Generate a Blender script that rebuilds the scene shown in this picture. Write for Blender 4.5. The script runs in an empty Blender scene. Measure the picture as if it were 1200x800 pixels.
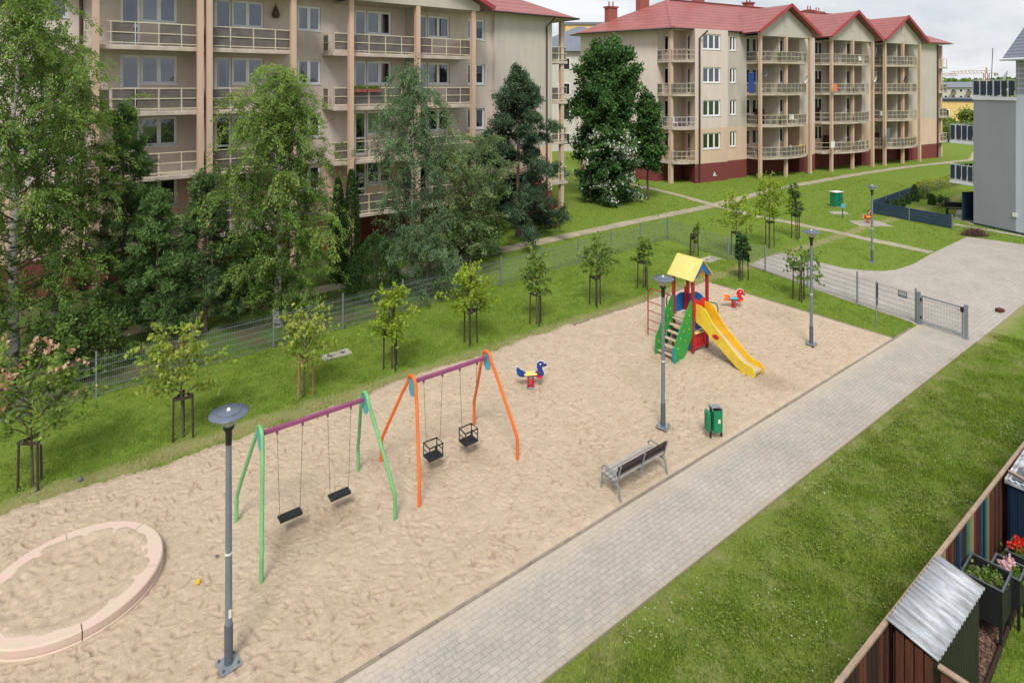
import bpy, math, random
import numpy as np
from mathutils import Vector, Matrix
random.seed(7); NR = np.random.default_rng(11)
PI = math.pi; R = math.radians
SC = bpy.context.scene; COL = SC.collection
CAMH = 9.0; FPX = 700.0
E1 = (.7983, .6022); E2 = (-.6022, .7983); TH = math.atan2(.6022, .7983)
# ------------------------------------------------------------------ frames
def G(u, v, z=0.0):            # photo measurement -> world x, y at height z
    Y = FPX*(CAMH-z)/(v-100.0); return ((u-600)/FPX*Y, Y)
def W(a, b): return (a*E1[0]+b*E2[0], a*E1[1]+b*E2[1])
def AB(x, y): return (x*E1[0]+y*E1[1], x*E2[0]+y*E2[1])
def AU(u, b):                  # yard coordinate along the block at depth b
    k = (u-600)/FPX; Y = b/(.7983-.6022*k); return Y*(.7983*k+.6022)
# ------------------------------------------------------------------ objects
def tag(o, label=None, cat=None, group=None, kind=None):
    if label: o['label'] = label
    if cat: o['category'] = cat
    if group: o['group'] = group
    if kind: o['kind'] = kind
    return o
def empty(name, loc=(0,0,0), rz=0.0, label=None, cat=None, group=None):
    o = bpy.data.objects.new(name, None); COL.objects.link(o)
    o.location = loc; o.rotation_euler = (0,0,rz); o.empty_display_size = .2
    return tag(o, label, cat, group)
def kids(o): return [c for c in COL.objects if c.parent is o]
def dup(root, loc=None, rz=None, label=None):
    def cp(o, par):
        c = o.copy(); COL.objects.link(c); c.parent = par
        for ch in kids(o): cp(ch, c)
        return c
    r = cp(root, None)
    if loc is not None: r.location = loc
    if rz is not None: r.rotation_euler = (0,0,rz)
    if label: r['label'] = label
    return r
class MB:
    def __init__(s): s.v=[]; s.f=[]; s.m=[]; s.s=[]
    def add(s, vs, fs, mi=0, smooth=False, M=None):
        n=len(s.v)
        if M is not None: vs=[tuple(M@Vector(p)) for p in vs]
        s.v += [tuple(p) for p in vs]
        for f in fs: s.f.append([i+n for i in f]); s.m.append(mi); s.s.append(smooth)
        return s
    def box(s, x0,x1,y0,y1,z0,z1, mi=0, M=None):
        vs=[(x0,y0,z0),(x1,y0,z0),(x1,y1,z0),(x0,y1,z0),(x0,y0,z1),(x1,y0,z1),(x1,y1,z1),(x0,y1,z1)]
        return s.add(vs,[(3,2,1,0),(4,5,6,7),(0,1,5,4),(1,2,6,5),(2,3,7,6),(3,0,4,7)],mi,False,M)
    def bar(s, p0, p1, w, h, mi=0, up=(0,0,1)):     # box beam from p0 to p1, w wide, h high
        p0=Vector(p0);p1=Vector(p1);d=(p1-p0).normalized();u=Vector(up)
        if abs(d.dot(u))>.98: u=Vector((1,0,0))
        sd=d.cross(u).normalized()*w/2; up2=sd.cross(d).normalized()*h/2
        vs=[p+a*sd+b*up2 for p in (p0,p1) for a,b in ((-1,-1),(1,-1),(1,1),(-1,1))]
        return s.add(vs,[(0,1,2,3),(7,6,5,4),(0,4,5,1),(1,5,6,2),(2,6,7,3),(3,7,4,0)],mi)
    def tube(s, pts, r, n=8, mi=0, cap=True):
        pts=[Vector(p) for p in pts]; k=len(pts)
        rs=[r]*k if not hasattr(r,'__len__') else list(r)
        vs=[];prev=None
        for i,p in enumerate(pts):
            d=(pts[min(i+1,k-1)]-pts[max(i-1,0)]).normalized()
            if prev is None:
                a=Vector((0,0,1)) if abs(d.z)<.9 else Vector((1,0,0)); x=d.cross(a).normalized()
            else:
                x=(prev-d*prev.dot(d)).normalized()
            prev=x; y=d.cross(x)
            for j in range(n):
                t=2*PI*j/n; vs.append(p+(x*math.cos(t)+y*math.sin(t))*rs[i])
        fs=[(i*n+j,i*n+(j+1)%n,(i+1)*n+(j+1)%n,(i+1)*n+j) for i in range(k-1) for j in range(n)]
        s.add(vs,fs,mi,True)
        if cap: s.add(vs[:n],[tuple(range(n))[::-1]],mi); s.add(vs[-n:],[tuple(range(n))],mi)
        return s
    def lathe(s, prof, c=(0,0,0), n=24, mi=0, smooth=True):   # prof [(r,z)]
        vs=[(c[0]+r*math.cos(2*PI*j/n),c[1]+r*math.sin(2*PI*j/n),c[2]+z) for r,z in prof for j in range(n)]
        fs=[(i*n+j,i*n+(j+1)%n,(i+1)*n+(j+1)%n,(i+1)*n+j) for i in range(len(prof)-1) for j in range(n)]
        return s.add(vs,fs,mi,smooth)
    def prism(s, poly, z0, z1, mi=0, mt=None, M=None):   # poly ccw in xy
        n=len(poly)
        vs=[(x,y,z0) for x,y in poly]+[(x,y,z1) for x,y in poly]
        s.add(vs,[tuple(range(n))[::-1]],mi,False,M); s.add(vs,[tuple(range(n,2*n))],mi if mt is None else mt,False,M)
        return s.add(vs,[(i,(i+1)%n,n+(i+1)%n,n+i) for i in range(n)],mi,False,M)
    def plate(s, poly, th, M, mi=0):                   # outline in local xz, thickness in y
        n=len(poly)
        vs=[(x,-th/2,z) for x,z in poly]+[(x,th/2,z) for x,z in poly]
        s.add(vs,[tuple(range(n))],mi,False,M); s.add(vs,[tuple(range(n,2*n))[::-1]],mi,False,M)
        return s.add(vs,[(i,n+i,n+(i+1)%n,(i+1)%n) for i in range(n)],mi,False,M)
    def build(s, name, mats, parent=None, bevel=0, **kw):
        me=bpy.data.meshes.new(name); me.from_pydata([tuple(p) for p in s.v],[],s.f)
        if not isinstance(mats,(list,tuple)): mats=[mats]
        for m in mats: me.materials.append(m)
        me.polygons.foreach_set('material_index',s.m); me.polygons.foreach_set('use_smooth',s.s)
        me.update()
        o=bpy.data.objects.new(name,me); COL.objects.link(o)
        if parent is not None: o.parent=parent
        if bevel:
            b=o.modifiers.new('Bevel','BEVEL'); b.width=bevel; b.segments=2; b.limit_method='ANGLE'
        return tag(o,**kw)
def fastmesh(name, V, F, mats, parent=None, smooth=False, tint=None, tri=False, mi=None, **kw):
    me=bpy.data.meshes.new(name); k=F.shape[1]
    me.vertices.add(len(V)); me.vertices.foreach_set('co',V.astype(np.float32).ravel())
    me.loops.add(F.size); me.loops.foreach_set('vertex_index',F.astype(np.int32).ravel())
    me.polygons.add(len(F)); me.polygons.foreach_set('loop_start',np.arange(0,F.size,k,dtype=np.int32))
    me.polygons.foreach_set('loop_total',np.full(len(F),k,dtype=np.int32))
    me.polygons.foreach_set('use_smooth',np.full(len(F),smooth))
    if not isinstance(mats,(list,tuple)): mats=[mats]
    for m in mats: me.materials.append(m)
    if mi is not None: me.polygons.foreach_set('material_index',mi.astype(np.int32))
    me.update(calc_edges=True); me.validate()
    if tint is not None:
        at=me.attributes.new('tint','FLOAT','POINT'); at.data.foreach_set('value',tint.astype(np.float32))
    o=bpy.data.objects.new(name,me); COL.objects.link(o)
    if parent is not None: o.parent=parent
    return tag(o,**kw)
# ------------------------------------------------------------------ noise
class VN:
    def __init__(s, seed, n=64): s.t=np.random.default_rng(seed).random((n,n)); s.n=n
    def __call__(s, x, y):
        xi=np.floor(x).astype(int); yi=np.floor(y).astype(int); fx=x-xi; fy=y-yi
        fx=fx*fx*(3-2*fx); fy=fy*fy*(3-2*fy); n=s.n; t=s.t
        a=t[xi%n,yi%n]; b=t[(xi+1)%n,yi%n]; c=t[xi%n,(yi+1)%n]; d=t[(xi+1)%n,(yi+1)%n]
        return (a*(1-fx)+b*fx)*(1-fy)+(c*(1-fx)+d*fx)*fy
vn1=VN(1); vn2=VN(2); vn3=VN(3)
# ------------------------------------------------------------------ materials
def lin(c):
    return tuple((x/12.92 if x<=.04045 else ((x+.055)/1.055)**2.4) for x in (q/255 for q in c))
class NT:
    def __init__(s, name):
        s.m=bpy.data.materials.new(name); s.m.use_nodes=True; s.t=s.m.node_tree; s.t.nodes.clear()
        s.out=s.n('ShaderNodeOutputMaterial')
    def n(s, ty, **kw):
        x=s.t.nodes.new(ty)
        for k,v in kw.items():
            if k.startswith('i_'): x.inputs[k[2:].replace('_',' ')].default_value=v
            else: setattr(x,k,v)
        return x
    def l(s,a,b): s.t.links.new(a,b)
    def noise(s, sc, det=4, rough=.55, vec=None, dist=0):
        x=s.n('ShaderNodeTexNoise'); x.inputs['Scale'].default_value=sc; x.inputs['Detail'].default_value=det
        x.inputs['Roughness'].default_value=rough; x.inputs['Distortion'].default_value=dist
        if vec is not None: s.l(vec,x.inputs['Vector'])
        return x.outputs['Fac']
    def ramp(s, fac, stops):
        x=s.n('ShaderNodeValToRGB'); e=x.color_ramp.elements
        while len(e)<len(stops): e.new(.5)
        for i,(p,c) in enumerate(stops):
            e[i].position=p; e[i].color=(*c,1) if len(c)==3 else c
        s.l(fac,x.inputs[0]); return x.outputs[0]
    def mix(s, fac, a, b, bt='MIX'):
        x=s.n('ShaderNodeMix',data_type='RGBA',blend_type=bt)
        for sock,val in ((x.inputs[0],fac),(x.inputs[6],a),(x.inputs[7],b)):
            if isinstance(val,(int,float)): sock.default_value=val
            elif isinstance(val,tuple): sock.default_value=(*val,1) if len(val)==3 else val
            else: s.l(val,sock)
        return x.outputs[2]
    def math(s, op, a, b=None, c=None):
        x=s.n('ShaderNodeMath',operation=op)
        for i,val in enumerate((a,b,c)):
            if val is None: continue
            if isinstance(val,(int,float)): x.inputs[i].default_value=val
            else: s.l(val,x.inputs[i])
        return x.outputs[0]
    def bsdf(s, col, rough=.7, metal=0, spec=None, bump=None, bstr=.3, bdist=.02):
        p=s.n('ShaderNodeBsdfPrincipled')
        if isinstance(col,tuple): p.inputs['Base Color'].default_value=(*col,1)
        else: s.l(col,p.inputs['Base Color'])
        if isinstance(rough,(int,float)): p.inputs['Roughness'].default_value=rough
        else: s.l(rough,p.inputs['Roughness'])
        p.inputs['Metallic'].default_value=metal
        if spec is not None: p.inputs['Specular IOR Level'].default_value=spec
        if bump is not None:
            b=s.n('ShaderNodeBump'); b.inputs['Strength'].default_value=bstr; b.inputs['Distance'].default_value=bdist
            s.l(bump,b.inputs['Height']); s.l(b.outputs[0],p.inputs['Normal'])
        s.p=p; return p.outputs[0]
    def fin(s, sh): s.l(sh,s.out.inputs[0]); return s.m
def sc3(c,f): return tuple(max(0,min(1,x*f)) for x in c)
def mat(name, rgb, rough=.6, var=.12, scale=6, metal=0, bump=0, bscale=40, spec=None, raw=False, dirt=0):
    c = rgb if raw else lin(rgb)
    t=NT(name); co=t.n('ShaderNodeTexCoord').outputs['Object']
    f=t.noise(scale,5,.6,co)
    col=t.ramp(f,[(.3,sc3(c,1-var)),(.7,sc3(c,1+var))])
    if dirt:
        d=t.noise(scale*.35,6,.7,co); col=t.mix(t.ramp(d,[(.45,(0,0,0)),(.75,(dirt,)*3)]),col,sc3(c,.45))
    b=t.noise(bscale,4,.6,co) if bump else None
    return t.fin(t.bsdf(col,rough,metal,spec,b,bump,.01))
WP='Position'
def worldpos(t): return t.n('ShaderNodeNewGeometry').outputs['Position']
def grass_color(t, blades=False):
    p=worldpos(t)
    n1=t.noise(.55,4,.6,p); n2=t.noise(3.3,5,.65,p); n3=t.noise(22,4,.7,p)
    c=t.ramp(n2,[(.25,(.085,.145,.02)),(.5,(.17,.25,.038)),(.72,(.27,.335,.065))])
    c=t.mix(t.ramp(n1,[(.35,(0,0,0)),(.65,(.6,.6,.6))]),c,(.21,.26,.05))
    n4=t.noise(1.1,6,.7,p)
    c=t.mix(t.ramp(n4,[(.60,(0,0,0)),(.74,(.55,.55,.55))]),c,(.25,.23,.09))
    dv=t.n('ShaderNodeVectorMath',operation='DOT_PRODUCT'); t.l(p,dv.inputs[0]); dv.inputs[1].default_value=(E2[0],E2[1],0); bb=dv.outputs['Value']
    for c0,wd in ((6.95,.75),(16.7,.6)):
        ds=t.math('ABSOLUTE',t.math('SUBTRACT',bb,c0)); dn=t.math('ADD',t.math('DIVIDE',ds,wd),t.math('MULTIPLY',t.math('SUBTRACT',n4,.5),1.6))
        c=t.mix(t.ramp(dn,[(.25,(.85,.85,.85)),(.8,(0,0,0))]),c,(.40,.33,.19))
    c=t.mix(.38,c,t.ramp(n3,[(.3,(.03,.065,.008)),(.6,(.16,.25,.03)),(.8,(.32,.38,.07))]))
    return c,n3
M={}
def build_mats():
    t=NT('lawn'); c,n=grass_color(t); M['lawn']=t.fin(t.bsdf(c,.95,0,.1,n,.8,.05))
    t=NT('grass_blades'); c,n=grass_color(t)
    a=t.n('ShaderNodeAttribute',attribute_name='tint').outputs['Fac']
    c=t.mix(1.0,c,t.ramp(a,[(0,(.6,.75,.5)),(.6,(1.25,1.3,1.0)),(1,(2.1,2.0,1.3))]),'MULTIPLY')
    d=t.bsdf(c,.8,0,.15); tr=t.n('ShaderNodeBsdfTranslucent'); t.l(c,tr.inputs[0])
    m=t.n('ShaderNodeMixShader',i_Fac=.3); t.l(d,m.inputs[1]); t.l(tr.outputs[0],m.inputs[2]); M['blades']=t.fin(m.outputs[0])
    # sand
    t=NT('sand'); p=worldpos(t)
    n1=t.noise(.5,4,.6,p); n2=t.noise(5,6,.7,p); n3=t.noise(140,3,.7,p)
    c=t.ramp(n2,[(.3,(.40,.31,.215)),(.5,(.50,.40,.29)),(.7,(.60,.49,.37))])
    c=t.mix(t.ramp(n1,[(.4,(0,0,0)),(.7,(.5,.5,.5))]),c,(.55,.445,.33))
    c=t.mix(.25,c,t.ramp(n3,[(.3,(.33,.23,.15)),(.7,(.68,.55,.42))]))
    at=t.n('ShaderNodeAttribute',attribute_name='tint').outputs['Fac']; c=t.mix(t.ramp(at,[(.0,(.6,.6,.6)),(.5,(0,0,0))]),c,(.31,.22,.14))  # low tint browns the sand: shade of the dents painted into the colour
    bm=t.math('ADD',t.math('MULTIPLY',t.noise(33,5,.65,p),1.0),t.math('MULTIPLY',n3,.15))
    M['sand']=t.fin(t.bsdf(c,.95,0,.1,bm,.95,.03))
    # pavers
    def paver(name, bw, bh, c1, c2, mort, dust=False):
        t=NT(name); co=t.n('ShaderNodeTexCoord').outputs['Object']
        b=t.n('ShaderNodeTexBrick'); t.l(co,b.inputs['Vector'])
        b.inputs['Scale'].default_value=1; b.inputs['Brick Width'].default_value=bw; b.inputs['Row Height'].default_value=bh
        b.inputs['Mortar Size'].default_value=.007; b.inputs['Mortar Smooth'].default_value=.4
        b.inputs['Color1'].default_value=(*c1,1); b.inputs['Color2'].default_value=(*c2,1); b.inputs['Mortar'].default_value=(*mort,1)
        n1=t.noise(.7,5,.65,co); n2=t.noise(9,5,.7,co)
        c=t.mix(1.0,b.outputs['Color'],t.ramp(n1,[(.3,(.86,.85,.83)),(.7,(1.08,1.07,1.06))]),'MULTIPLY')
        c=t.mix(1.0,c,t.ramp(n2,[(.3,(.88,.88,.88)),(.7,(1.08,1.08,1.08))]),'MULTIPLY')
        ns=t.noise(.9,5,.7,co)
        c=t.mix(t.ramp(ns,[(.58,(0,0,0)),(.75,(.5,.5,.5))]),c,(.50,.43,.34))
        if dust:
            sx=t.n('ShaderNodeSeparateXYZ'); t.l(co,sx.inputs[0]); nn=t.noise(2.2,5,.7,co)
            e=t.math('ADD',sx.outputs[1],t.math('MULTIPLY',nn,.9)); c=t.mix(t.ramp(t.math('SUBTRACT',e,1.25),[(.5,(0,0,0)),(.95,(.6,.6,.6))]),c,(.50,.415,.315))
            e2=t.math('SUBTRACT',t.math('MULTIPLY',nn,.5),sx.outputs[1]); c=t.mix(t.ramp(e2,[(.08,(0,0,0)),(.3,(.7,.7,.7))]),c,(.36,.30,.2))
        h=t.math('SUBTRACT',1.0,b.outputs['Fac'])
        return t.fin(t.bsdf(c,.9,0,.2,h,.5,.01))
    M['paver']=paver('path_pavers',.2,.105,(.395,.36,.325),(.43,.39,.35),(.31,.28,.25),True)
    M['paver2']=paver('driveway_pavers',.3,.16,(.41,.375,.34),(.435,.40,.36),(.325,.30,.27))
    M['soil']=mat('soil',(.075,.06,.04),.95,.5,3,raw=True,bump=.6,bscale=9)
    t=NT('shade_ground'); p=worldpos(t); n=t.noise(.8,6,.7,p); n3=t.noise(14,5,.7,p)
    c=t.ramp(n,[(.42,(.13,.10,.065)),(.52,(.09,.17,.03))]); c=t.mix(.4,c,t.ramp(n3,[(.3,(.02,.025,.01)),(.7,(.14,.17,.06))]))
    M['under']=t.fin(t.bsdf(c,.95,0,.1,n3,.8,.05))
    M['concrete']=mat('concrete',(168,160,148),.9,.12,3,bump=.2,dirt=.5)
    M['kerb']=mat('kerb_concrete',(140,130,118),.9,.2,4,bump=.2,dirt=.6)
    M['footpath']=mat('worn_footpath',(165,155,132),.95,.2,2,bump=.3,dirt=.6)
    # buildings
    def stucco(name, rgb, dk=.15):
        t=NT(name); co=t.n('ShaderNodeTexCoord').outputs['Object']; c=lin(rgb)
        mp=t.n('ShaderNodeMapping'); mp.inputs['Scale'].default_value=(1.2,1.2,.14); t.l(co,mp.inputs[0])
        n=t.noise(1.5,6,.7,mp.outputs[0]); n2=t.noise(.35,4,.6,co)
        col=t.ramp(n,[(.25,sc3(c,1-dk*1.6)),(.55,c),(.8,sc3(c,1+dk*.7))])
        col=t.mix(.5,col,t.ramp(n2,[(.3,sc3(c,.88)),(.7,sc3(c,1.06))]))
        return t.fin(t.bsdf(col,.9,0,.2,t.noise(60,3,.6,co),.15,.01))
    M['stucco']=stucco('beige_pink_stucco',(212,197,187)); M['stucco2']=stucco('grey_beige_stucco',(190,182,171))
    M['peach']=stucco('peach_stucco',(208,182,160)); M['pillar']=stucco('tan_pillar_paint',(201,173,151))
    M['plinth']=stucco('maroon_plinth',(122,66,62)); M['greywall']=stucco('grey_stucco',(146,149,155),.06)
    M['bluewall']=stucco('pale_blue_grey_stucco',(196,202,212),.06)
    M['pale']=stucco('pale_far_wall',(200,196,188)); M['yellow_wall']=stucco('yellow_far_wall',(216,188,122))
    M['slab']=mat('balcony_slab_concrete',(190,176,162),.85,.12,3,bump=.2,dirt=.7)
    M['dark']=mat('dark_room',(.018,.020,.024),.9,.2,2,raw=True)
    M['cyl']=mat('white_window_frame',(238,240,242),.4,.03,2)
    def rooftile(name,rgb,scx,scy):
        t=NT(name); co=t.n('ShaderNodeTexCoord').outputs['Object']; c=lin(rgb)
        geo=t.n('ShaderNodeSeparateXYZ'); t.l(co,geo.inputs[0])
        w=t.math('SINE',t.math('MULTIPLY',geo.outputs[2],scy)); w2=t.math('SINE',t.math('MULTIPLY',geo.outputs[0],scx))
        h=t.math('ADD',w,t.math('MULTIPLY',w2,.6))
        n=t.noise(.8,5,.65,co)
        col=t.ramp(n,[(.3,sc3(c,.85)),(.7,sc3(c,1.12))])
        col=t.mix(t.ramp(w,[(0,(.28,.28,.28)),(.6,(0,0,0))]),col,sc3(c,.35))
        return t.fin(t.bsdf(col,.42,0,.45,h,.5,.03))
    M['roof']=rooftile('red_metal_tile_roof',(158,92,88),28,17); M['roofgrey']=rooftile('grey_tile_roof',(116,122,134),30,30)
    M['redtrim']=mat('red_metal_trim',(158,52,56),.4,.1,3); M['brownpipe']=mat('brown_downpipe',(70,48,46),.5,.1,3)
    M['brick']=mat('chimney_brick',(150,84,76),.9,.2,12,bump=.2)
    M['rail']=mat('cream_painted_rail',(214,204,178),.5,.08,3,dirt=.3); M['railw']=mat('white_rail',(214,217,220),.45,.06,3)
    t=NT('smoked_balcony_panel'); co=t.n('ShaderNodeTexCoord').outputs['Object']
    d=t.bsdf(t.ramp(t.noise(2,4,.6,co),[(.3,lin((104,98,94))),(.7,lin((132,124,118)))]),.35,0,.5)
    tr=t.n('ShaderNodeBsdfTransparent'); tr.inputs[0].default_value=(.55,.52,.5,1)
    m=t.n('ShaderNodeMixShader',i_Fac=.35); t.l(d,m.inputs[1]); t.l(tr.outputs[0],m.inputs[2]); M['panel']=t.fin(m.outputs[0])
    M['navypanel']=mat('navy_balcony_panel',(44,54,74),.4,.1,2)
    t=NT('window_glass'); tr=t.n('ShaderNodeBsdfTransparent'); tr.inputs[0].default_value=(.62,.70,.76,1)
    gl=t.n('ShaderNodeBsdfGlossy'); gl.inputs['Roughness'].default_value=.03; gl.inputs['Color'].default_value=(.85,.9,1,1)
    fr=t.n('ShaderNodeFresnel',i_IOR=1.7); f2=t.math('ADD',t.math('MULTIPLY',fr.outputs[0],1.0),.08)
    m=t.n('ShaderNodeMixShader'); t.l(f2,m.inputs[0]); t.l(tr.outputs[0],m.inputs[1]); t.l(gl.outputs[0],m.inputs[2]); M['glass']=t.fin(m.outputs[0])
    t=NT('sheer_curtain'); co=t.n('ShaderNodeTexCoord').outputs['Object']
    mp=t.n('ShaderNodeMapping'); mp.inputs['Scale'].default_value=(14,14,.4); t.l(co,mp.inputs[0])
    c=t.ramp(t.noise(1.3,3,.6,mp.outputs[0]),[(.3,(.045,.06,.075)),(.7,(.16,.18,.19))]); M['curtain']=t.fin(t.bsdf(c,.9))
    M['curtain2']=mat('pale_green_blind',(160,172,164),.8,.1,2)
    # metal & play
    M['galv']=mat('galvanised_steel',(140,147,152),.45,.12,8,metal=.35); M['polegrey']=mat('grey_lamp_post',(118,126,134),.5,.08,5,metal=.1,dirt=.35)
    M['poledark']=mat('dark_grey_lamp_base',(84,92,102),.6,.1,5,dirt=.4)
    M['black']=mat('black_plastic',(30,31,34),.55,.15,9); M['lampdisc']=mat('blue_grey_lamp_disc',(92,101,116),.32,.1,5,spec=.6)
    t=NT('clear_lamp_bowl'); tr=t.n('ShaderNodeBsdfTransparent'); tr.inputs[0].default_value=(.85,.85,.84,1)
    d=t.bsdf(lin((205,200,190)),.15,0,.7); m=t.n('ShaderNodeMixShader',i_Fac=.45); t.l(tr.outputs[0],m.inputs[1]); t.l(d,m.inputs[2]); M['bowl']=t.fin(m.outputs[0])
    for k,c in dict(green=(112,178,116),orange=(232,108,34),purple=(142,74,110),teal=(84,166,186),pgreen=(48,150,62),pyellow=(238,186,24),sun_yellow=(232,200,62),
        cream=(228,206,120),pred=(206,36,40),postred=(162,40,44),pblue=(28,104,172),pteal=(28,150,140),navyduck=(30,62,140),
        wht=(226,224,220),porange=(236,120,50),binGreen=(20,128,84),boxgreen=(16,120,84),greenrail=(50,120,66)).items():
        M[k]=mat(k+'_paint',c,.5,.10,5,dirt=.45)
    M['steelslide']=mat('worn_steel_chute',(196,190,178),.35,.1,4,metal=.3); M['chain']=mat('chain_steel',(120,110,100),.6,.2,20,metal=.4)
    M['tread']=mat('sandy_wood_tread',(190,170,146),.9,.15,6); M['board']=mat('brown_bench_slat',(54,42,42),.7,.25,9)
    M['slatgrey']=mat('grey_bench_slat',(158,154,150),.7,.15,9)
    # sandpit rim: pink concrete dusted with sand
    t=NT('pink_rim'); p=worldpos(t); n=t.noise(2.2,6,.7,p)
    c=t.ramp(n,[(.42,(.56,.46,.36)),(.54,(.61,.44,.375))]); M['rim']=t.fin(t.bsdf(c,.9,0,.2,t.noise(60,3,.6,p),.3,.01))
    # vegetation
    def leaf(name, dark, mid, light, tl=.35, rough=.55):
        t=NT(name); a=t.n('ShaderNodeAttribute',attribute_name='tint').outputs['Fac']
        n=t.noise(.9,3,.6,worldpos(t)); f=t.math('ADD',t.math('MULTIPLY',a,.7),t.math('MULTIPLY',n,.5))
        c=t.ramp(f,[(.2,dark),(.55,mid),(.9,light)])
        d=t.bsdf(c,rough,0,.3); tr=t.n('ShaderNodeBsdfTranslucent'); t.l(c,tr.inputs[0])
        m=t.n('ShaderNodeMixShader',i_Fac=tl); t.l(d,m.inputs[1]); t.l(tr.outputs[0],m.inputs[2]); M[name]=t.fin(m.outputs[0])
    leaf('leaf_birch',(.055,.11,.022),(.15,.25,.05),(.31,.43,.10),.45)
    leaf('leaf_birch_blue',(.045,.095,.045),(.12,.20,.09),(.22,.33,.16),.45)
    leaf('leaf_willow',(.055,.10,.035),(.14,.21,.075),(.26,.34,.13))
    leaf('leaf_pine',(.03,.06,.02),(.065,.125,.038),(.13,.21,.065),.2)
    leaf('leaf_pine_bright',(.04,.085,.025),(.085,.17,.045),(.17,.28,.08),.25)
    leaf('leaf_pine_dark',(.02,.045,.024),(.048,.09,.046),(.10,.16,.08),.2)
    leaf('leaf_linden',(.014,.042,.014),(.035,.09,.024),(.09,.19,.045),.25)
    leaf('leaf_thuja',(.02,.05,.014),(.045,.10,.022),(.08,.16,.035),.15)
    leaf('leaf_blue',(.03,.06,.065),(.06,.10,.11),(.12,.18,.19),.1)
    leaf('leaf_lime',(.12,.20,.02),(.26,.38,.03),(.45,.55,.07),.45)
    leaf('leaf_young',(.06,.12,.02),(.15,.24,.04),(.28,.38,.08),.4)
    leaf('leaf_yellowgreen',(.13,.20,.03),(.26,.36,.05),(.44,.48,.10),.42)
    leaf('leaf_pinktip',(.5,.22,.15),(.62,.36,.24),(.7,.5,.34),.3)
    leaf('leaf_shrub',(.03,.065,.016),(.075,.14,.028),(.15,.24,.05),.3)
    leaf('leaf_clover',(.10,.17,.024),(.19,.27,.04),(.30,.38,.075),.35)
    leaf('leaf_red',(.04,.012,.01),(.10,.025,.02),(.16,.05,.03),.2)
    leaf('leaf_hedge',(.14,.20,.02),(.30,.36,.03),(.5,.52,.06),.35)
    leaf('petal_white',(.6,.62,.5),(.75,.76,.66),(.85,.85,.8),.3)
    leaf('petal_pink',(.7,.35,.4),(.8,.5,.52),(.85,.65,.65),.3); leaf('petal_red',(.5,.01,.01),(.7,.03,.02),(.8,.08,.04),.2)
    M['bark']=mat('brown_bark',(.10,.075,.055),.95,.35,8,raw=True,bump=.6,bscale=20)
    t=NT('birch_bark'); co=t.n('ShaderNodeTexCoord').outputs['Object']; mp=t.n('ShaderNodeMapping'); mp.inputs['Scale'].default_value=(2,2,9); t.l(co,mp.inputs[0])
    M['birchbark']=t.fin(t.bsdf(t.ramp(t.noise(1.2,5,.7,mp.outputs[0]),[(.40,(.04,.035,.03)),(.5,(.45,.42,.37)),(.8,(.62,.6,.55))]),.8))
    M['stake']=mat('dark_weathered_stake',(62,54,46),.9,.25,8); M['stakelight']=mat('pale_new_stake',(140,112,84),.9,.2,8)
    # garden corner
    def wood(name,rgb,var=.25,sx=30,sz=2):
        t=NT(name); co=t.n('ShaderNodeTexCoord').outputs['Object']; c=lin(rgb)
        mp=t.n('ShaderNodeMapping'); mp.inputs['Scale'].default_value=(sx,sx,sz); t.l(co,mp.inputs[0])
        n=t.noise(1,5,.65,mp.outputs[0]); return t.fin(t.bsdf(t.ramp(n,[(.3,sc3(c,1-var)),(.7,sc3(c,1+var))]),.8,0,.25,n,.3,.01))
    M['w_rail']=wood('weathered_top_rail',(156,134,116),.2,8,8); M['w_brown']=wood('brown_planks',(92,56,42)); M['w_dark']=wood('dark_fence_boards',(58,42,36))
    M['w_green']=wood('dark_green_boards',(46,50,36)); M['w_navy']=wood('navy_shed_boards',(20,40,62))
    for k,c in dict(red=(104,44,40),teal=(50,108,104),cream=(140,130,104),blue=(40,70,98),maroon=(76,36,36),lime=(118,124,80)).items():
        M['w_'+k]=wood(k+'_painted_slat',c,.12)
    M['corr']=mat('corrugated_sheet',(176,182,190),.55,.14,2.5,metal=.1,dirt=.5)
    t=NT('weathered_corrugated'); cc=t.n('ShaderNodeTexCoord').outputs['Object']; mp=t.n('ShaderNodeMapping'); mp.inputs['Scale'].default_value=(16,1.6,1); t.l(cc,mp.inputs[0])
    nn=t.noise(1,6,.7,mp.outputs[0]); n2=t.noise(3,6,.7,cc); c=t.ramp(nn,[(.34,lin((112,106,100))),(.48,lin((160,164,170))),(.66,lin((196,201,208)))]); c=t.mix(t.ramp(n2,[(.52,(0,0,0)),(.68,(.5,.5,.5))]),c,lin((120,108,98)))
    M['corr']=t.fin(t.bsdf(c,.6,.1,.4))
    M['mulch']=mat('bark_mulch',(.11,.065,.045),.95,.6,22,raw=True,bump=1,bscale=30)
    M['mulchchip']=mat('bark_chips',(.17,.10,.07),.9,.5,6,raw=True)
    M['fencenavy']=mat('navy_fence_boards',(40,62,84),.6,.12,3); M['signback']=mat('grey_sign_back',(92,98,104),.5,.1,4,metal=.3)
    M['stone']=mat('grey_stone',(120,112,100),.9,.3,8,bump=.3); M['far_tree']=mat('far_tree_green',(.07,.11,.05),.95,.5,.12,raw=True)
    M['carwhite']=mat('car_white',(220,222,224),.25,.03,1); M['crane']=mat('crane_steel',(170,130,104),.6,.1,1)
build_mats()
def grp(s): return s
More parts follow.
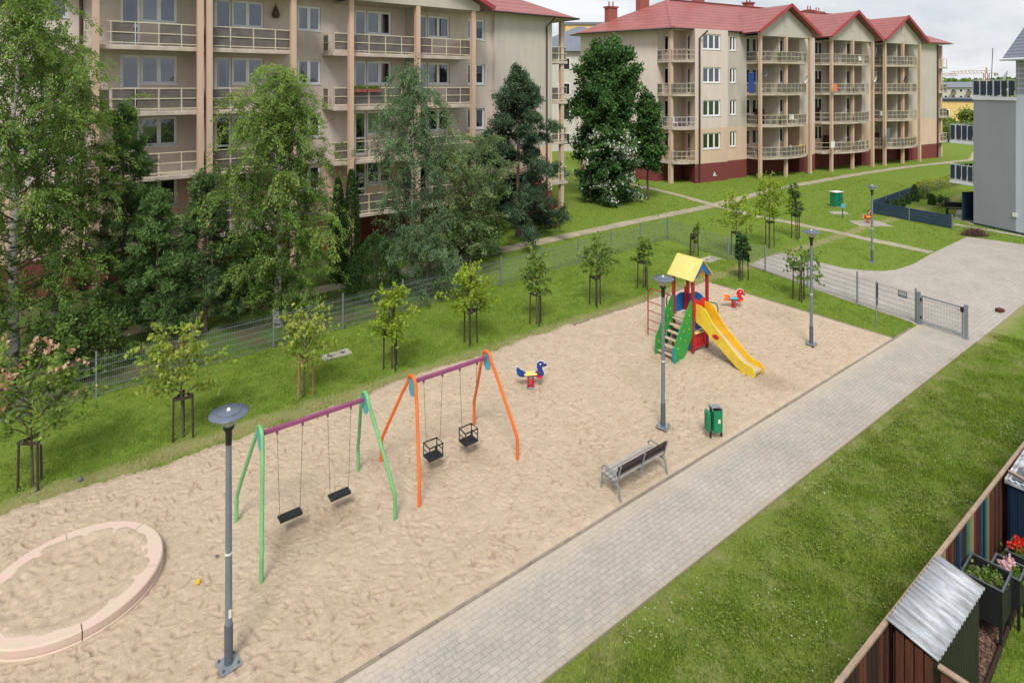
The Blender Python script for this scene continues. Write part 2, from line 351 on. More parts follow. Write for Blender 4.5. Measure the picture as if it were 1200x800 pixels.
# ================================================================== GROUND
def sand_edge(a): return 16.55+.55*(vn1(a*.45+3,a*0+.3)-.5)+.22*(vn2(a*1.7,a*0+5.5)-.5)+.12*(vn3(a*5,a*0+2.1)-.5)
def sheet(name, pts, z, m, kind='structure', frame=False):
    mb=MB(); mb.add([(x,y,z) for x,y in pts],[tuple(range(len(pts)))])
    o=mb.build(name,m); tag(o,kind=kind); return o
mb=MB(); N=8
xs=[-900,-300,-80,-20,20,80,300,900]; ys=[-60,-10,10,30,60,120,400,1600]
for i in range(7):
    for j in range(7): mb.add([(xs[i],ys[j],0),(xs[i+1],ys[j],0),(xs[i+1],ys[j+1],0),(xs[i],ys[j+1],0)],[(0,1,2,3)])
tag(mb.build('ground',M['lawn']),kind='structure')
# sand field with trodden dents
def make_sand():
    da=.023; a=np.arange(-7,23.475,da); b=np.arange(8.745,17.2,da)
    A_,B_=np.meshgrid(a,b,indexing='ij'); Z=np.zeros_like(A_)
    Z+=.05*(vn1(A_*.5,B_*.5)-.5)+.028*(vn2(A_*2.1,B_*2.1)-.5)
    Z0=Z.copy(); Z+=.012*(vn3(A_*6,B_*6)-.5)+.012*(vn1(A_*13+5,B_*13)-.5)+.009*(vn2(A_*27,B_*27)-.5)
    rg=np.random.default_rng(5); n=16000
    ca=rg.uniform(-7,23.4,n); cb=rg.uniform(8.8,17,n); th=rg.normal(-.9,1.1,n); dp=.005+.048*rg.random(n)**1.7; L=rg.uniform(.04,.12,n); Wd=rg.uniform(.014,.036,n)
    dp=dp*(.35+1.15*np.clip(vn2(ca*.55+7,cb*.55)*.6+vn3(ca*1.7,cb*1.7)*.6-.1,0,1))
    for i in range(n):
        r=.22; i0=max(0,int((ca[i]-r+7)/da)); i1=min(len(a),int((ca[i]+r+7)/da)); j0=max(0,int((cb[i]-r-8.745)/da)); j1=min(len(b),int((cb[i]+r-8.745)/da))
        if i1<=i0 or j1<=j0: continue
        x=A_[i0:i1,j0:j1]-ca[i]; y=B_[i0:i1,j0:j1]-cb[i]; c,s=math.cos(th[i]),math.sin(th[i])
        u=(x*c+y*s)/L[i]; v=(-x*s+y*c)/Wd[i]; q=u*u+v*v
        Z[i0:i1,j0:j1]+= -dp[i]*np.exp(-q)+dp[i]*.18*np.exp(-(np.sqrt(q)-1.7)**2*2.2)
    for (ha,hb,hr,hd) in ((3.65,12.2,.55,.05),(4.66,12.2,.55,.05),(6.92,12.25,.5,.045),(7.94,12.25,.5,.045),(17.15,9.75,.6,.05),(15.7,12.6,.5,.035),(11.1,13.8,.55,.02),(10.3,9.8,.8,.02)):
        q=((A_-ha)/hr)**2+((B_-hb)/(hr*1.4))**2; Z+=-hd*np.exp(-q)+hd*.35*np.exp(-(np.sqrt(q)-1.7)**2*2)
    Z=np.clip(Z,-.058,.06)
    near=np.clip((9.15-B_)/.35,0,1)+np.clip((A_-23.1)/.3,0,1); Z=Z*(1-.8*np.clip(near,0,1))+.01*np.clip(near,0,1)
    TQ=np.clip(.60+(Z-Z0)*13,.1,1).reshape(-1); Z+=.062-.02*np.clip((B_-8.8)/3,0,1)+.03  # TQ: deeper dents get a darker tint, painted hollow shade
    Z-=np.maximum(0,Z-.068)*np.clip((8.86-B_)/.1,0,1); Z-=np.maximum(0,Z-.068)*np.clip((A_-23.36)/.1,0,1)
    e=np.where(A_>15.2,16.9,sand_edge(A_)); Z-=.16*np.clip((B_-e+.25)/.5,0,1.6)
    Z=np.where((A_>15.2)&(B_>16.38),-.1,Z)
    # flatten in the round pit
    V=np.stack([A_*E1[0]+B_*E2[0],A_*E1[1]+B_*E2[1],Z],-1).reshape(-1,3)
    ni,nj=A_.shape; I=np.arange(ni*nj).reshape(ni,nj)
    F=np.stack([I[:-1,:-1],I[1:,:-1],I[1:,1:],I[:-1,1:]],-1).reshape(-1,4)
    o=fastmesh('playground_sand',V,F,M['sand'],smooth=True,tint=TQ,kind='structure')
make_sand()
def abbox(name,a0,a1,b0,b1,z0,z1,m,bev=0,kind='structure'):
    mb=MB(); mb.box(0,a1-a0,0,b1-b0,z0,z1); o=mb.build(name,m,None,bev); x,y=W(a0,b0); o.location=(x,y,0); o.rotation_euler=(0,0,TH); return tag(o,kind=kind)
abbox('path',-14,25.6,6.90,8.70,-.05,.045,M['paver'])
def kerb_run(name,p0,p1,w=.045,z=.08,seg=1.0):
    mb=MB(); d=Vector((p1[0]-p0[0],p1[1]-p0[1],0)); L=d.length; d.normalize(); n=int(L/seg)
    for i in range(n):
        zz=z+random.uniform(-.006,.006); o=random.uniform(-.004,.004)
        mb.bar(Vector((p0[0]+o,p0[1]+o,zz/2-.05))+d*(i*seg+.004),Vector((p0[0]+o,p0[1]+o,zz/2-.05))+d*((i+1)*seg-.004),w,zz+.1)
    ob=mb.build(name,M['kerb'],None,.008); x,y=0,0; ob.rotation_euler=(0,0,TH); return tag(ob,kind='structure')
kerb_run('kerb',(-14,8.72),(25.6,8.72)); kerb_run('kerb',(23.5,8.78),(23.5,16.4)); kerb_run('kerb',(15,16.42),(23.5,16.42),.05,.08)
def abpoly(name,pts,z,m):   # pts in yard frame; object rotated so texture follows
    mb=MB(); mb.prism(pts,-.05,z); o=mb.build(name,m); o.rotation_euler=(0,0,TH); return tag(o,kind='structure')
dr=[(878,311),(900,301),(917,297),(938,302),(960,308),(990,315),(1013,317.5),(1035,318),(1050,316.5),(1070,310),(1093,297),(1133,278)]
drp=[AB(*G(u,v)) for u,v in dr]
poly=[(25.6,6.6),(31,6.6),(44,6.8),(62,0),(66,8)]+drp[::-1]+[(25.6,12.0)]
# grass strip edge runs from left tip to gate
poly=[(25.6,6.9),(44,7.0),(60,4.0),(60,6.8)]+[AB(*G(1200,287)),AB(*G(1165,282))]+drp[::-1]+[AB(*G(900,319)),AB(*G(980,348)),AB(*G(1066,377)),(25.6,8.8)]
abpoly('driveway',poly,.024,M['paver2'])
def ribbon(name,pts,w,z,m,wob=.0):
    mb=MB(); P=[Vector((x,y,0)) for x,y in pts]; Q=[]
    for i in range(len(P)-1):
        n=max(1,int((P[i+1]-P[i]).length/1.0))
        for k in range(n): Q.append(P[i].lerp(P[i+1],k/n))
    Q.append(P[-1]); vs=[]
    for i,p in enumerate(Q):
        d=(Q[min(i+1,len(Q)-1)]-Q[max(i-1,0)]).normalized(); s=Vector((-d.y,d.x,0)); w0=w/2*(1+random.uniform(-wob,wob)); w1=w/2*(1+random.uniform(-wob,wob))
        vs+=[(p+s*w0)+Vector((0,0,z)),(p-s*w1)+Vector((0,0,z))]
    mb.add(vs,[(2*i+1,2*i+3,2*i+2,2*i) for i in range(len(Q)-1)]); return tag(mb.build(name,m),kind='structure')
ribbon('path',[G(u,v) for u,v in [(700,206),(735,215),(770,222.5),(800,230),(838,241),(880,252),(950,266),(1020,281),(1092,296)]],.75,.012,M['footpath'],.25)
ribbon('path',[G(u,v) for u,v in [(838,240.5),(905,222.5),(1000,205),(1060,196),(1140,187)]]+[(75,95)],.9,.008,M['footpath'],.2)
ribbon('path',[W(-14,25.6),W(0,25.9),W(10,26.1),W(20,26.4),W(30,26.6)]+[G(838,240.5)],.95,.016,M['footpath'],.12)
mb=MB(); vs=[]
for i in range(60):
    a=-14+i*.5; vs+=[W(a,21.2+a*.05+.35*math.sin(a*1.7)),W(a,25.6+.6*math.sin(a*.9+1))]
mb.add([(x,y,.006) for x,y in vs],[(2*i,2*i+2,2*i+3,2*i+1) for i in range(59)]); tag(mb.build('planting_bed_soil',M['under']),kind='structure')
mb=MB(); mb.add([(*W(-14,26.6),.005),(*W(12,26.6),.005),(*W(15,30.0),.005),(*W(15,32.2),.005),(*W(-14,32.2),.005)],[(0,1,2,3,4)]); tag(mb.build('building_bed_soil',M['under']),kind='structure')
sheet('parking_area',[G(560,172),G(700,170),G(700,152),G(560,153)],.01,M['concrete'])
sheet('road',[(60,97),(130,110),(130,128),(56,112)],.01,M['concrete'])
t=NT('thin_turf'); p=worldpos(t); n=t.noise(1.6,6,.7,p); n3=t.noise(16,5,.7,p)
c=t.ramp(n,[(.48,(.14,.19,.03)),(.66,(.27,.24,.12))]); c=t.mix(.4,c,t.ramp(n3,[(.3,(.03,.06,.01)),(.7,(.24,.29,.06))])); M['turf']=t.fin(t.bsdf(c,.95,0,.1,n3,.8,.04))
abbox('lawn_soil',-5,25.5,3.5,6.895,-.05,.005,M['turf'])
# grass blades
def blades(name, n, area, hmin, hmax, wd, keep=None, seed=1, label=None):
    rg=np.random.default_rng(seed); A_=rg.uniform(area[0],area[1],n); B_=rg.uniform(area[2],area[3],n)
    dens=vn1(A_*1.3,B_*1.3)*.5+vn2(A_*4,B_*4)*.5; k=dens>rg.uniform(.1,.5,n); bare=vn1(A_*1.1+20,B_*1.1)*.6+vn2(A_*3.3,B_*3.3+7)*.4; k&=~((bare>.70)&(rg.random(n)<.45))
    if keep is not None: k&=keep(A_,B_)
    A_=A_[k];B_=B_[k];n=len(A_)
    X=A_*E1[0]+B_*E2[0]; Y=A_*E1[1]+B_*E2[1]
    hm=.45+1.3*vn3(A_*2.3,B_*2.3)**1.6; h=rg.uniform(hmin,hmax,n)*hm; an=rg.uniform(0,2*PI,n); ln=rg.uniform(.1,.9,n)*h
    cx=np.cos(an)*wd/2; cy=np.sin(an)*wd/2; l2=rg.uniform(0,2*PI,n)
    V=np.empty((n,3,3)); V[:,0]=np.stack([X-cx,Y-cy,X*0-.005],-1); V[:,1]=np.stack([X+cx,Y+cy,X*0-.005],-1)
    V[:,2]=np.stack([X+np.cos(l2)*ln,Y+np.sin(l2)*ln,h],-1)
    tt=np.repeat(rg.random(n),3)
    return fastmesh(name,V.reshape(-1,3),np.arange(3*n).reshape(-1,3),M['blades'],tint=tt,kind='stuff',label=label,cat='grass')
def not_paved(a,b):
    x=a*E1[0]+b*E2[0]; y=a*E1[1]+b*E2[1]; ok=np.ones(len(a),bool)
    ok&=~((b>6.9)&(b<8.76)&(a<25.7))
    # driveway polygon test
    P=poly; ins=np.zeros(len(a),bool); j=len(P)-1
    for i in range(len(P)):
        xi,yi=P[i]; xj,yj=P[j]
        c=((yi>b)!=(yj>b))&(a<(xj-xi)*(b-yi)/(yj-yi+1e-9)+xi); ins^=c; j=i
    ok&=~ins
    for pts,w in PATHS:
        for (x0,y0),(x1,y1) in zip(pts[:-1],pts[1:]):
            dx,dy=x1-x0,y1-y0; t=np.clip(((x-x0)*dx+(y-y0)*dy)/(dx*dx+dy*dy),0,1); d=np.hypot(x-x0-t*dx,y-y0-t*dy); ok&=d>w
    return ok
PATHS=[([G(u,v) for u,v in [(700,206),(735,215),(800,230),(838,241),(880,252),(950,266),(1020,281),(1092,296)]],.4),
       ([G(u,v) for u,v in [(838,240.5),(905,222.5),(1000,205),(1060,196),(1140,187)]],.45),
       ([W(-14,25.6),W(0,25.9),W(10,26.1),W(20,26.4),W(30,26.6)],.5)]
blades('lawn_grass',260000,(2.5,27,3.55,7.06),.03,.085,.012,keep=lambda a,b:(b<6.88+.2*vn2(a*5,a*0+3)*(vn1(a*.8,a*0+8)>.4))&((b<6.2)|(np.random.default_rng(3).random(len(a))<(7.0-b)*1.3-.1)|(vn2(a*3,b*3)>.70)),seed=1,label='mown lawn with clover between the paved path and the wooden garden fence')
blades('lawn_grass',120000,(-5,23.4,16.0,21.9),.03,.085,.013,keep=lambda a,b:(b>sand_edge(a)-.08)|(vn2(a*9,b*9)>.93)&(b>16.1),seed=2,label='grass strip with saplings between the sand and the wire fence')
blades('lawn_grass',26000,(23.55,27,8.8,22.2),.03,.085,.014,keep=not_paved,seed=3,label='short grass strip between the sand end kerb and the driveway')
blades('lawn_grass',110000,(10,62,9,44),.04,.12,.03,keep=lambda a,b:not_paved(a,b)&((b>22.4)|(a>26.5))&(b<33-.0*a)&~((b<26.5)&(a<20)&(b>22)),seed=4,label='open lawn between the footpaths, the driveway and the far apartment block')
def flowers(name,n,area,s,m,keep,seed,label):
    rg=np.random.default_rng(seed); a=rg.uniform(area[0],area[1],n); b=rg.uniform(area[2],area[3],n)
    k=(vn1(a*.9+9,b*.9)>rg.uniform(.45,.8,n)); 
    if keep is not None: k&=keep(a,b)
    a=a[k];b=b[k];n=len(a); C=np.stack([a*E1[0]+b*E2[0],a*E1[1]+b*E2[1],rg.uniform(.05,.09,n)],-1); V=np.empty((n,4,3)); S=rg.uniform(.5,1.1,n)*s
    for q,(dx,dy) in enumerate(((-1,0),(0,-1),(1,0),(0,1))): V[:,q]=C+np.stack([dx*S,dy*S,rg.uniform(-.3,.3,n)*S],-1)
    fastmesh(name,V.reshape(-1,3),np.arange(4*n).reshape(-1,4),M[m],tint=np.repeat(rg.random(n),4),kind='stuff',label=label,cat='flowers')
def clover(n,area,seed,label,keep):
    rg=np.random.default_rng(seed); a=rg.uniform(area[0],area[1],n); b=rg.uniform(area[2],area[3],n); q=vn1(a*1.2+11,b*1.2)*.35+vn3(a*4,b*4)*.3+vn2(a*11,b*11)*.35; k=(q>rg.uniform(.45,.78,n))&keep(a,b); a=a[k];b=b[k]
    C=np.stack([a*E1[0]+b*E2[0],a*E1[1]+b*E2[1],rg.uniform(.02,.075,len(a))],-1); foliage('clover_patches',C,.034,.8,'leaf_clover',None,rg,np.tile([.0,1.,0.],(len(a),1)),.3,kind='stuff',label=label,cat='clover')
flowers('clover_flowers',2300,(3,20,3.7,6.8),.012,'petal_white',None,4,'tiny white clover flowers scattered over the near lawn')
# ================================================================== VEGETATION
def quads(C, U, V_, L, Wd):
    n=len(C); Q=np.empty((n,4,3)); Q[:,0]=C-U*L[:,None]/2; Q[:,1]=C+V_*Wd[:,None]/2; Q[:,2]=C+U*L[:,None]/2; Q[:,3]=C-V_*Wd[:,None]/2
    return Q.reshape(-1,3)
def rvec(rg,n):
    v=rg.normal(size=(n,3)); return v/np.linalg.norm(v,axis=1)[:,None]
def foliage(name, C, size, aspect, m, parent, rg, udir=None, uw=0, tint=None, center=None, **kw):
    n=len(C); U=rvec(rg,n)
    if udir is not None: U=U*(1-uw)+udir*uw; U/=np.linalg.norm(U,axis=1)[:,None]
    T=rvec(rg,n); V_=np.cross(U,T); V_/=np.linalg.norm(V_,axis=1)[:,None]+1e-9
    L=rg.uniform(.7,1.3,n)*size
    if tint is None: tint=rg.random(n)
    return fastmesh(name,quads(C,U,V_,L,L*aspect),np.arange(4*n).reshape(-1,4),M[m] if isinstance(m,str) else m,parent,tint=np.repeat(tint,4),**kw)
def grow(rg,p,d,L,n,wander,grav):
    pts=[Vector(p)]; d=Vector(d).normalized()
    for i in range(n):
        d=(d+Vector(rg.normal(size=3))*wander+Vector((0,0,-grav))).normalized(); pts.append(pts[-1]+d*L/n)
    return pts
def along(pts,t):
    k=t*(len(pts)-1); i=min(int(k),len(pts)-2); return pts[i].lerp(pts[i+1],k-i)
clover(150000,(2.5,22,3.7,6.8),31,'lush darker clover and weed patches in the near lawn',lambda a,b:b<6.6)
clover(80000,(-4,23,16.9,21.6),32,'clover and weed patches in the strip of the saplings',lambda a,b:b>17.1)
LQ=1.0
def tree(name,label,cat,x,y,H,rad,prof,seed,leafm='leaf_birch',barkm='bark',cb=.2,limbs=46,twigs=9,lpt=40,lsize=.08,aspect=.6,up=.6,grav=.06,
         hang=.0,hl=.7,tr=.13,spread=.12,lean=(0,0),group=None,needle=False,lw=.75,extra=None,gap=.0):
    rg=np.random.default_rng(seed); root=empty(name,(x,y,0),0,label,cat,group)
    mb=MB(); n=10; tp=[Vector((lean[0]*(i/n)**1.5+rg.normal()*.03*(i>0)*H*.1,lean[1]*(i/n)**1.5+rg.normal()*.03*(i>0)*H*.1,H*.97*i/n)) for i in range(n+1)]
    mb.tube(tp,[tr*(1-.93*(i/n)**.9)*(1.25 if i==0 else 1)+.008 for i in range(n+1)],9)
    C=[];D=[];Tn=[]
    for i in range(limbs):
        t=cb+(1-cb)*((i+rg.random()*.8)/limbs)**.9*.97; h01=(t-cb)/(1-cb); ang=i*2.4+rg.normal()*.35
        r=rad*prof(h01)*rg.uniform(.72,1.12); 
        if rg.random()<gap: continue
        u=up*(.55+.9*h01); d=Vector((math.cos(ang),math.sin(ang),u)); L=r*math.sqrt(1+u*u)*1.0+.15
        p0=along(tp,min(t,.985)); lp=grow(rg,p0,d,L,6,.10,grav); r0=max(.012,tr*.34*(1-t*.6)*min(1,r/rad+.3))
        mb.tube(lp,[(r0*(1-.85*k/6)+.004)*.75 for k in range(7)],5,1)
        nt=max(3,int(twigs*(.4+.6*r/rad)))
        bright=rg.normal()*.13
        for j in range(nt):
            s=rg.uniform(.18,1.0)**.8; q=along(lp,s); dd=Vector(rg.normal(size=3)); dd.z*=.6
            if hang: tl=hl*rg.uniform(.5,1.3); tpn=grow(rg,q,dd.normalized()*.6+Vector((0,0,.1)),tl,5,.12,hang)
            else: tl=hl*rg.uniform(.5,1.2)*(.5+.5*prof(h01)); tpn=grow(rg,q,dd.normalized()+(lp[-1]-lp[0]).normalized()*.8,tl,4,.15,.02)
            if j%4==0: mb.tube(tpn,[.006]*len(tpn),3,1,cap=False)
            m=max(3,int(lpt*(1.95 if hang else 1.45)*rg.uniform(.6,1.3))); ts=rg.random(m)**lw
            P=np.array([tuple(along(tpn,float(q_))) for q_ in ts])+rg.normal(size=(m,3))*spread
            C.append(P); dr_=np.array(tuple((tpn[-1]-tpn[0]).normalized())); D.append(np.tile(dr_,(m,1)))
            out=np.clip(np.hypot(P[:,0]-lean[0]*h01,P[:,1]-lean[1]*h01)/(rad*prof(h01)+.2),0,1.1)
            Tn.append(np.clip(out*.45+.22*h01+bright+rg.random(m)*.35-.05+.1*rg.normal(),0,1))  # crown shading put into the tint: inner and lower leaves darker
    mb.build('trunk',[M[barkm],M['bark']],root)
    C=np.concatenate(C);D=np.concatenate(D);Tn=np.concatenate(Tn)
    if needle: D=D*.5+np.array([0,0,.5])
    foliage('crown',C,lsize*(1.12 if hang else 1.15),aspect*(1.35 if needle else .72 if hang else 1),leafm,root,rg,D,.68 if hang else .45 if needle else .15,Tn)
    if extra: extra(root,C,rg)
    return root
def pr_birch(h): return max(.12,min(1,(.55+1.5*h))*(1-h**2.2)**.7)
def pr_cone(h): return max(.05,(1-h)**.85)*(.75+.25*min(1,h*6))
def pr_round(h): return max(.15,math.sqrt(max(0,1-(abs(h-.42)/.60)**2.2)))
def pr_shrub(h): return max(.3,math.sqrt(max(0,1-h*h)))
def T(u,v): return G(u,v)
gb='weeping birches by the left block'
x,y=(-15.5,18.6); tree('birch_tree','tall weeping birch at the left edge, the nearer of the pair with white trunks','tree',x,y,13,2.5,pr_birch,21,'leaf_birch','birchbark',cb=.10,limbs=84,twigs=13,lpt=48,lsize=.085,hang=.32,hl=1.15,tr=.15,up=.85,spread=.06,group=gb)
x,y=(-15.9,20.8); tree('birch_tree','tall weeping birch behind the first one at the left edge, beside the brown downpipe','tree',x,y,11.2,1.9,pr_birch,22,'leaf_birch','birchbark',cb=.14,limbs=60,twigs=11,lpt=44,lsize=.085,hang=.32,hl=1.1,tr=.13,up=.85,spread=.06,group=gb)
x,y=(-8.75,22.4); tree('birch_tree','broad weeping birch hiding the balconies of the left block at its second pillar','tree',x,y,9.9,2.1,pr_birch,23,'leaf_birch','birchbark',cb=.10,limbs=84,twigs=13,lpt=48,lsize=.085,hang=.34,hl=1.2,tr=.15,up=.8,spread=.06,group=gb)
x,y=(-4.55,27.2); tree('birch_tree','slim blue green weeping birch in front of the flower box balconies','tree',x,y,10.1,1.8,pr_birch,24,'leaf_birch_blue','birchbark',cb=.12,limbs=60,twigs=11,lpt=40,lsize=.09,hang=.34,hl=1.2,tr=.11,up=.9,spread=.07,group=gb)
x,y=(-2.0,29.0); tree('willow_shrub','light green bushy willow leaning beside the blue green birch','shrub',x,y,6.0,1.7,pr_round,25,'leaf_willow','bark',cb=.08,limbs=46,twigs=10,lpt=36,lsize=.10,hang=.15,hl=.8,tr=.08,up=.9,spread=.08)
x,y=(-3.6,25.3); tree('willow_shrub','low weeping grey green bush right behind the wire fence below the slim birch','shrub',x,y,2.7,1.35,pr_shrub,26,'leaf_birch_blue','bark',cb=.1,limbs=30,twigs=9,lpt=34,lsize=.08,hang=.35,hl=.7,tr=.05,up=.9,spread=.06)
gp='pines around the left block'
x,y=(-14.3,22.0); tree('pine_tree','tall young pine between the left birches and the bare balcony fronts','tree',x,y,8.6,1.7,pr_cone,31,'leaf_pine_bright','bark',cb=.12,limbs=70,twigs=9,lpt=46,lsize=.16,aspect=.14,hl=.5,tr=.10,up=.45,spread=.07,group=gp,needle=True)
x,y=(-12.6,21.2); tree('pine_tree','small bright pine in front of the tall young pine','tree',x,y,5.4,1.5,pr_cone,32,'leaf_pine_bright','bark',cb=.08,limbs=54,twigs=9,lpt=46,lsize=.15,aspect=.14,hl=.5,tr=.08,up=.45,spread=.07,group=gp,needle=True)
x,y=(-11.2,21.8); tree('pine_tree','dark middle sized pine left of the broad weeping birch','tree',x,y,6.0,1.35,pr_cone,33,'leaf_pine','bark',cb=.08,limbs=56,twigs=9,lpt=44,lsize=.15,aspect=.14,hl=.5,tr=.08,up=.45,spread=.08,group=gp,needle=True)
x,y=(.35,35.6); tree('pine_tree','large dark pine standing alone before the blank end wall of the left block','tree',x,y,10.3,4.0,lambda h:max(.07,(1-h)**.8)*(.8+.22*math.sin(h*26)),34,'leaf_pine_dark','bark',cb=.10,limbs=84,twigs=14,lpt=64,lsize=.24,aspect=.13,hl=.7,tr=.14,up=.35,spread=.12,group=gp,needle=True,gap=.1)
x,y=(7.6,47.8)
tree('linden_tree','big dark green broadleaf tree between the two apartment blocks','tree',x,y,12.4,2.35,lambda h:max(.12,math.sqrt(max(0,1-(abs(h-.30)/.71)**1.8)))*(.86+.16*math.sin(h*19)),41,'leaf_linden','bark',cb=.26,limbs=80,twigs=16,lpt=40,lsize=.19,aspect=.7,hl=.85,tr=.22,up=.75,spread=.20)
def whitefl(root,C,rg):
    d=np.hypot(C[:,0],C[:,1]); k=(d>np.percentile(d,45)); P=C[k]; q=vn1(P[:,0]*1.7+P[:,1]*1.1+40,P[:,2]*1.9)*.6+vn2(P[:,1]*3.1+20,P[:,2]*3.3)*.4; P=P[(rg.random(len(P))<.5)&(q>.52)]; P=P*np.array([1.04,1.04,1.0])
    foliage('blossom',P,.17,.95,'petal_white',root,rg)
x,y=(7.35,45.6); tree('flowering_shrub','tall shrub covered in white blossom under the big broadleaf tree','shrub',x,y,5.6,2.0,lambda h:max(.25,(1-h*h*.9)**.5),42,'leaf_linden','bark',cb=.04,limbs=60,twigs=12,lpt=34,lsize=.17,aspect=.7,hl=.7,tr=.10,up=.5,spread=.14,extra=whitefl)
x,y=(10.7,47.0); tree('linden_tree','narrow dark side tree hanging right of the big broadleaf tree','tree',x,y,8.3,.75,pr_round,43,'leaf_linden','bark',cb=.30,limbs=34,twigs=10,lpt=34,lsize=.19,aspect=.7,hl=.7,tr=.09,up=.4,spread=.15)
def cone_bush(name,label,x,y,h,r,m,n,seed,ls=.09,asp=.35,group=None,cat='shrub',pw=.75):
    rg=np.random.default_rng(seed); root=empty(name,(x,y,0),0,label,cat,group)
    z=rg.random(n)**1.1; an=rg.uniform(0,2*PI,n); lob=1+.13*np.sin(an*3+z*9)+.08*np.sin(an*7+z*17)
    rr=r*((1-z)**pw)*(1-np.exp(-z*16)*.35)*np.clip(rg.normal(.93,.10,n),.4,1.2)*lob+.02
    C=np.stack([np.cos(an)*rr,np.sin(an)*rr,z*h],-1); U=np.stack([np.cos(an)*.5,np.sin(an)*.5,np.ones(n)],-1); U/=np.linalg.norm(U,axis=1)[:,None]
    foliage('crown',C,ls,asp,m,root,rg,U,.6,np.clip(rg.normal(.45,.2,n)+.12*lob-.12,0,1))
    mb=MB(); mb.tube([(0,0,0),(0,0,h*.5),(0,0,h*.93)],[max(.02,r*.1),r*.07,.01],7); mb.build('trunk',M['bark'],root); return root
gt='columnar thujas'
cone_bush('thuja','taller slim column thuja beside the light pillar of the left block',-7.25,27.0,5.2,.45,'leaf_thuja',11000,51,.10,.4,gt,pw=.42)
cone_bush('thuja','shorter column thuja half hidden left of the slim one',-7.95,27.3,4.8,.42,'leaf_thuja',9000,52,.10,.4,gt,pw=.45)
cone_bush('blue_spruce','small blue spruce behind the wire fence',-2.6,30.0,1.75,.85,'leaf_blue',9000,53,.09,.25,None,pw=.7)
cone_bush('yew_bush','wide dark green conifer bush at the fence right of the broad birch',-5.9,25.7,2.6,1.35,'leaf_thuja',15000,54,.10,.3,None,pw=.55)
gs='dark shrubs in the shade behind the fence'
for i,(xx,yy,h,r,lab) in enumerate([(-13.6,18.6,1.5,1.1,'low dark shrub under the left birches close to the fence'),
      (-16.4,16.6,2.6,1.4,'big dark shrub behind the fence at the left picture edge'),
      (-10.6,24.4,2.2,1.0,'dark shrub in deep shade against the left block'),
      (-1.5,31.3,1.6,1.1,'spreading shrub behind the small blue spruce')]):
    tree('shrub',lab,'shrub',xx,yy,h,r,pr_shrub,60+i,'leaf_shrub','bark',cb=.05,limbs=26,twigs=9,lpt=36,lsize=.09,aspect=.55,hl=.5,tr=.04,up=.8,spread=.09,group=gs)
tree('red_leaf_shrub','dark red leaved shrub at the trunk of the lone dark pine','shrub',.9,37.3,2.7,1.5,pr_shrub,71,'leaf_red','bark',cb=.05,limbs=26,twigs=9,lpt=36,lsize=.12,aspect=.6,hl=.5,tr=.04,up=.8,spread=.1)
# young staked trees
def sapling(label,x,y,H,r,lm,seed,tips=None,dens=1.0,tall=False,group='young trees staked in the grass'):
    rg=np.random.default_rng(seed); root=empty('young_tree',(x,y,0),0,label,'tree',group)
    mb=MB(); lx,ly=rg.normal(size=2)*.08; tp=[Vector((lx*(i/6)**1.5,ly*(i/6)**1.5,H*.92*i/6)) for i in range(7)]; mb.tube(tp,[.032*(1-.8*i/6) for i in range(7)],6)
    C=[];Tn=[];TC=[]
    n=int(26*dens)
    for i in range(n):
        t=.42+.55*(i+rg.random())/n; ang=i*2.4+rg.normal()*.4; h=(t-.42)/.58
        L=r*(1.0-.5*h)*rg.uniform(.55,1.25)*(.75 if h<.12 else 1)
        lp=grow(rg,along(tp,min(t,.98)),(math.cos(ang),math.sin(ang),.55+h*.9),L*1.25,5,.13,.03); mb.tube(lp,[.012*(1-.7*k/5)+.003 for k in range(6)],4,cap=False)
        for j in range(5):
            s=rg.uniform(.3,1); q=along(lp,s); tw=grow(rg,q,Vector(rg.normal(size=3))*.8+Vector((math.cos(ang),math.sin(ang),.1)),.32*r/.7,3,.1,.03)
            m=int(13*rg.uniform(.5,1.4)); P=np.array([tuple(along(tw,float(a_))) for a_ in rg.random(m)])+rg.normal(size=(m,3))*.035
            if tips and h>.35 and s>.62 and rg.random()<.55: TC.append(P)
            else: C.append(P); Tn.append(np.clip(rg.random(m)*.6+.35*h+.1,0,1))
    mb.build('trunk',M['bark'],root); C=np.concatenate(C); U=np.tile(np.array([0.,0,0.]),(len(C),1))
    foliage('crown',C,.12,.66,lm,root,rg,None,0,np.concatenate(Tn))
    if TC: foliage('new_leaf_tips',np.concatenate(TC),.12,.62,tips,root,rg)
    return root
def stakes(label,x,y,h,rz,m='stake',group='stake frames around the young trees'):
    root=empty('tree_support',(x,y,0),rz,label,'tree support',group); r=.24; pts=[(r*math.cos(q),r*math.sin(q)) for q in (PI/2,PI/2+2.094,PI/2+4.189)]
    for (px,py) in pts:
        mb=MB(); mb.tube([(px*1.08,py*1.08,-.05),(px*random.uniform(.97,1.03),py,h+random.uniform(-.02,.04))],[.028,.024],7); mb.build('stake',M[m],root)
    for i in range(3):
        p,q=pts[i],pts[(i+1)%3]; mb=MB(); mb.bar((p[0]*1.1,p[1]*1.1,h-.05+.002*i),(q[0]*1.1,q[1]*1.1,h-.05+.002*i),.03,.07); mb.build('crossbar',M[m],root)
    mb=MB(); mb.tube([(pts[0][0],pts[0][1],h-.06),(0.03,.03,h-.02),(pts[1][0],pts[1][1],h-.07)],.012,5); mb.build('strap',M['black'],root); return root
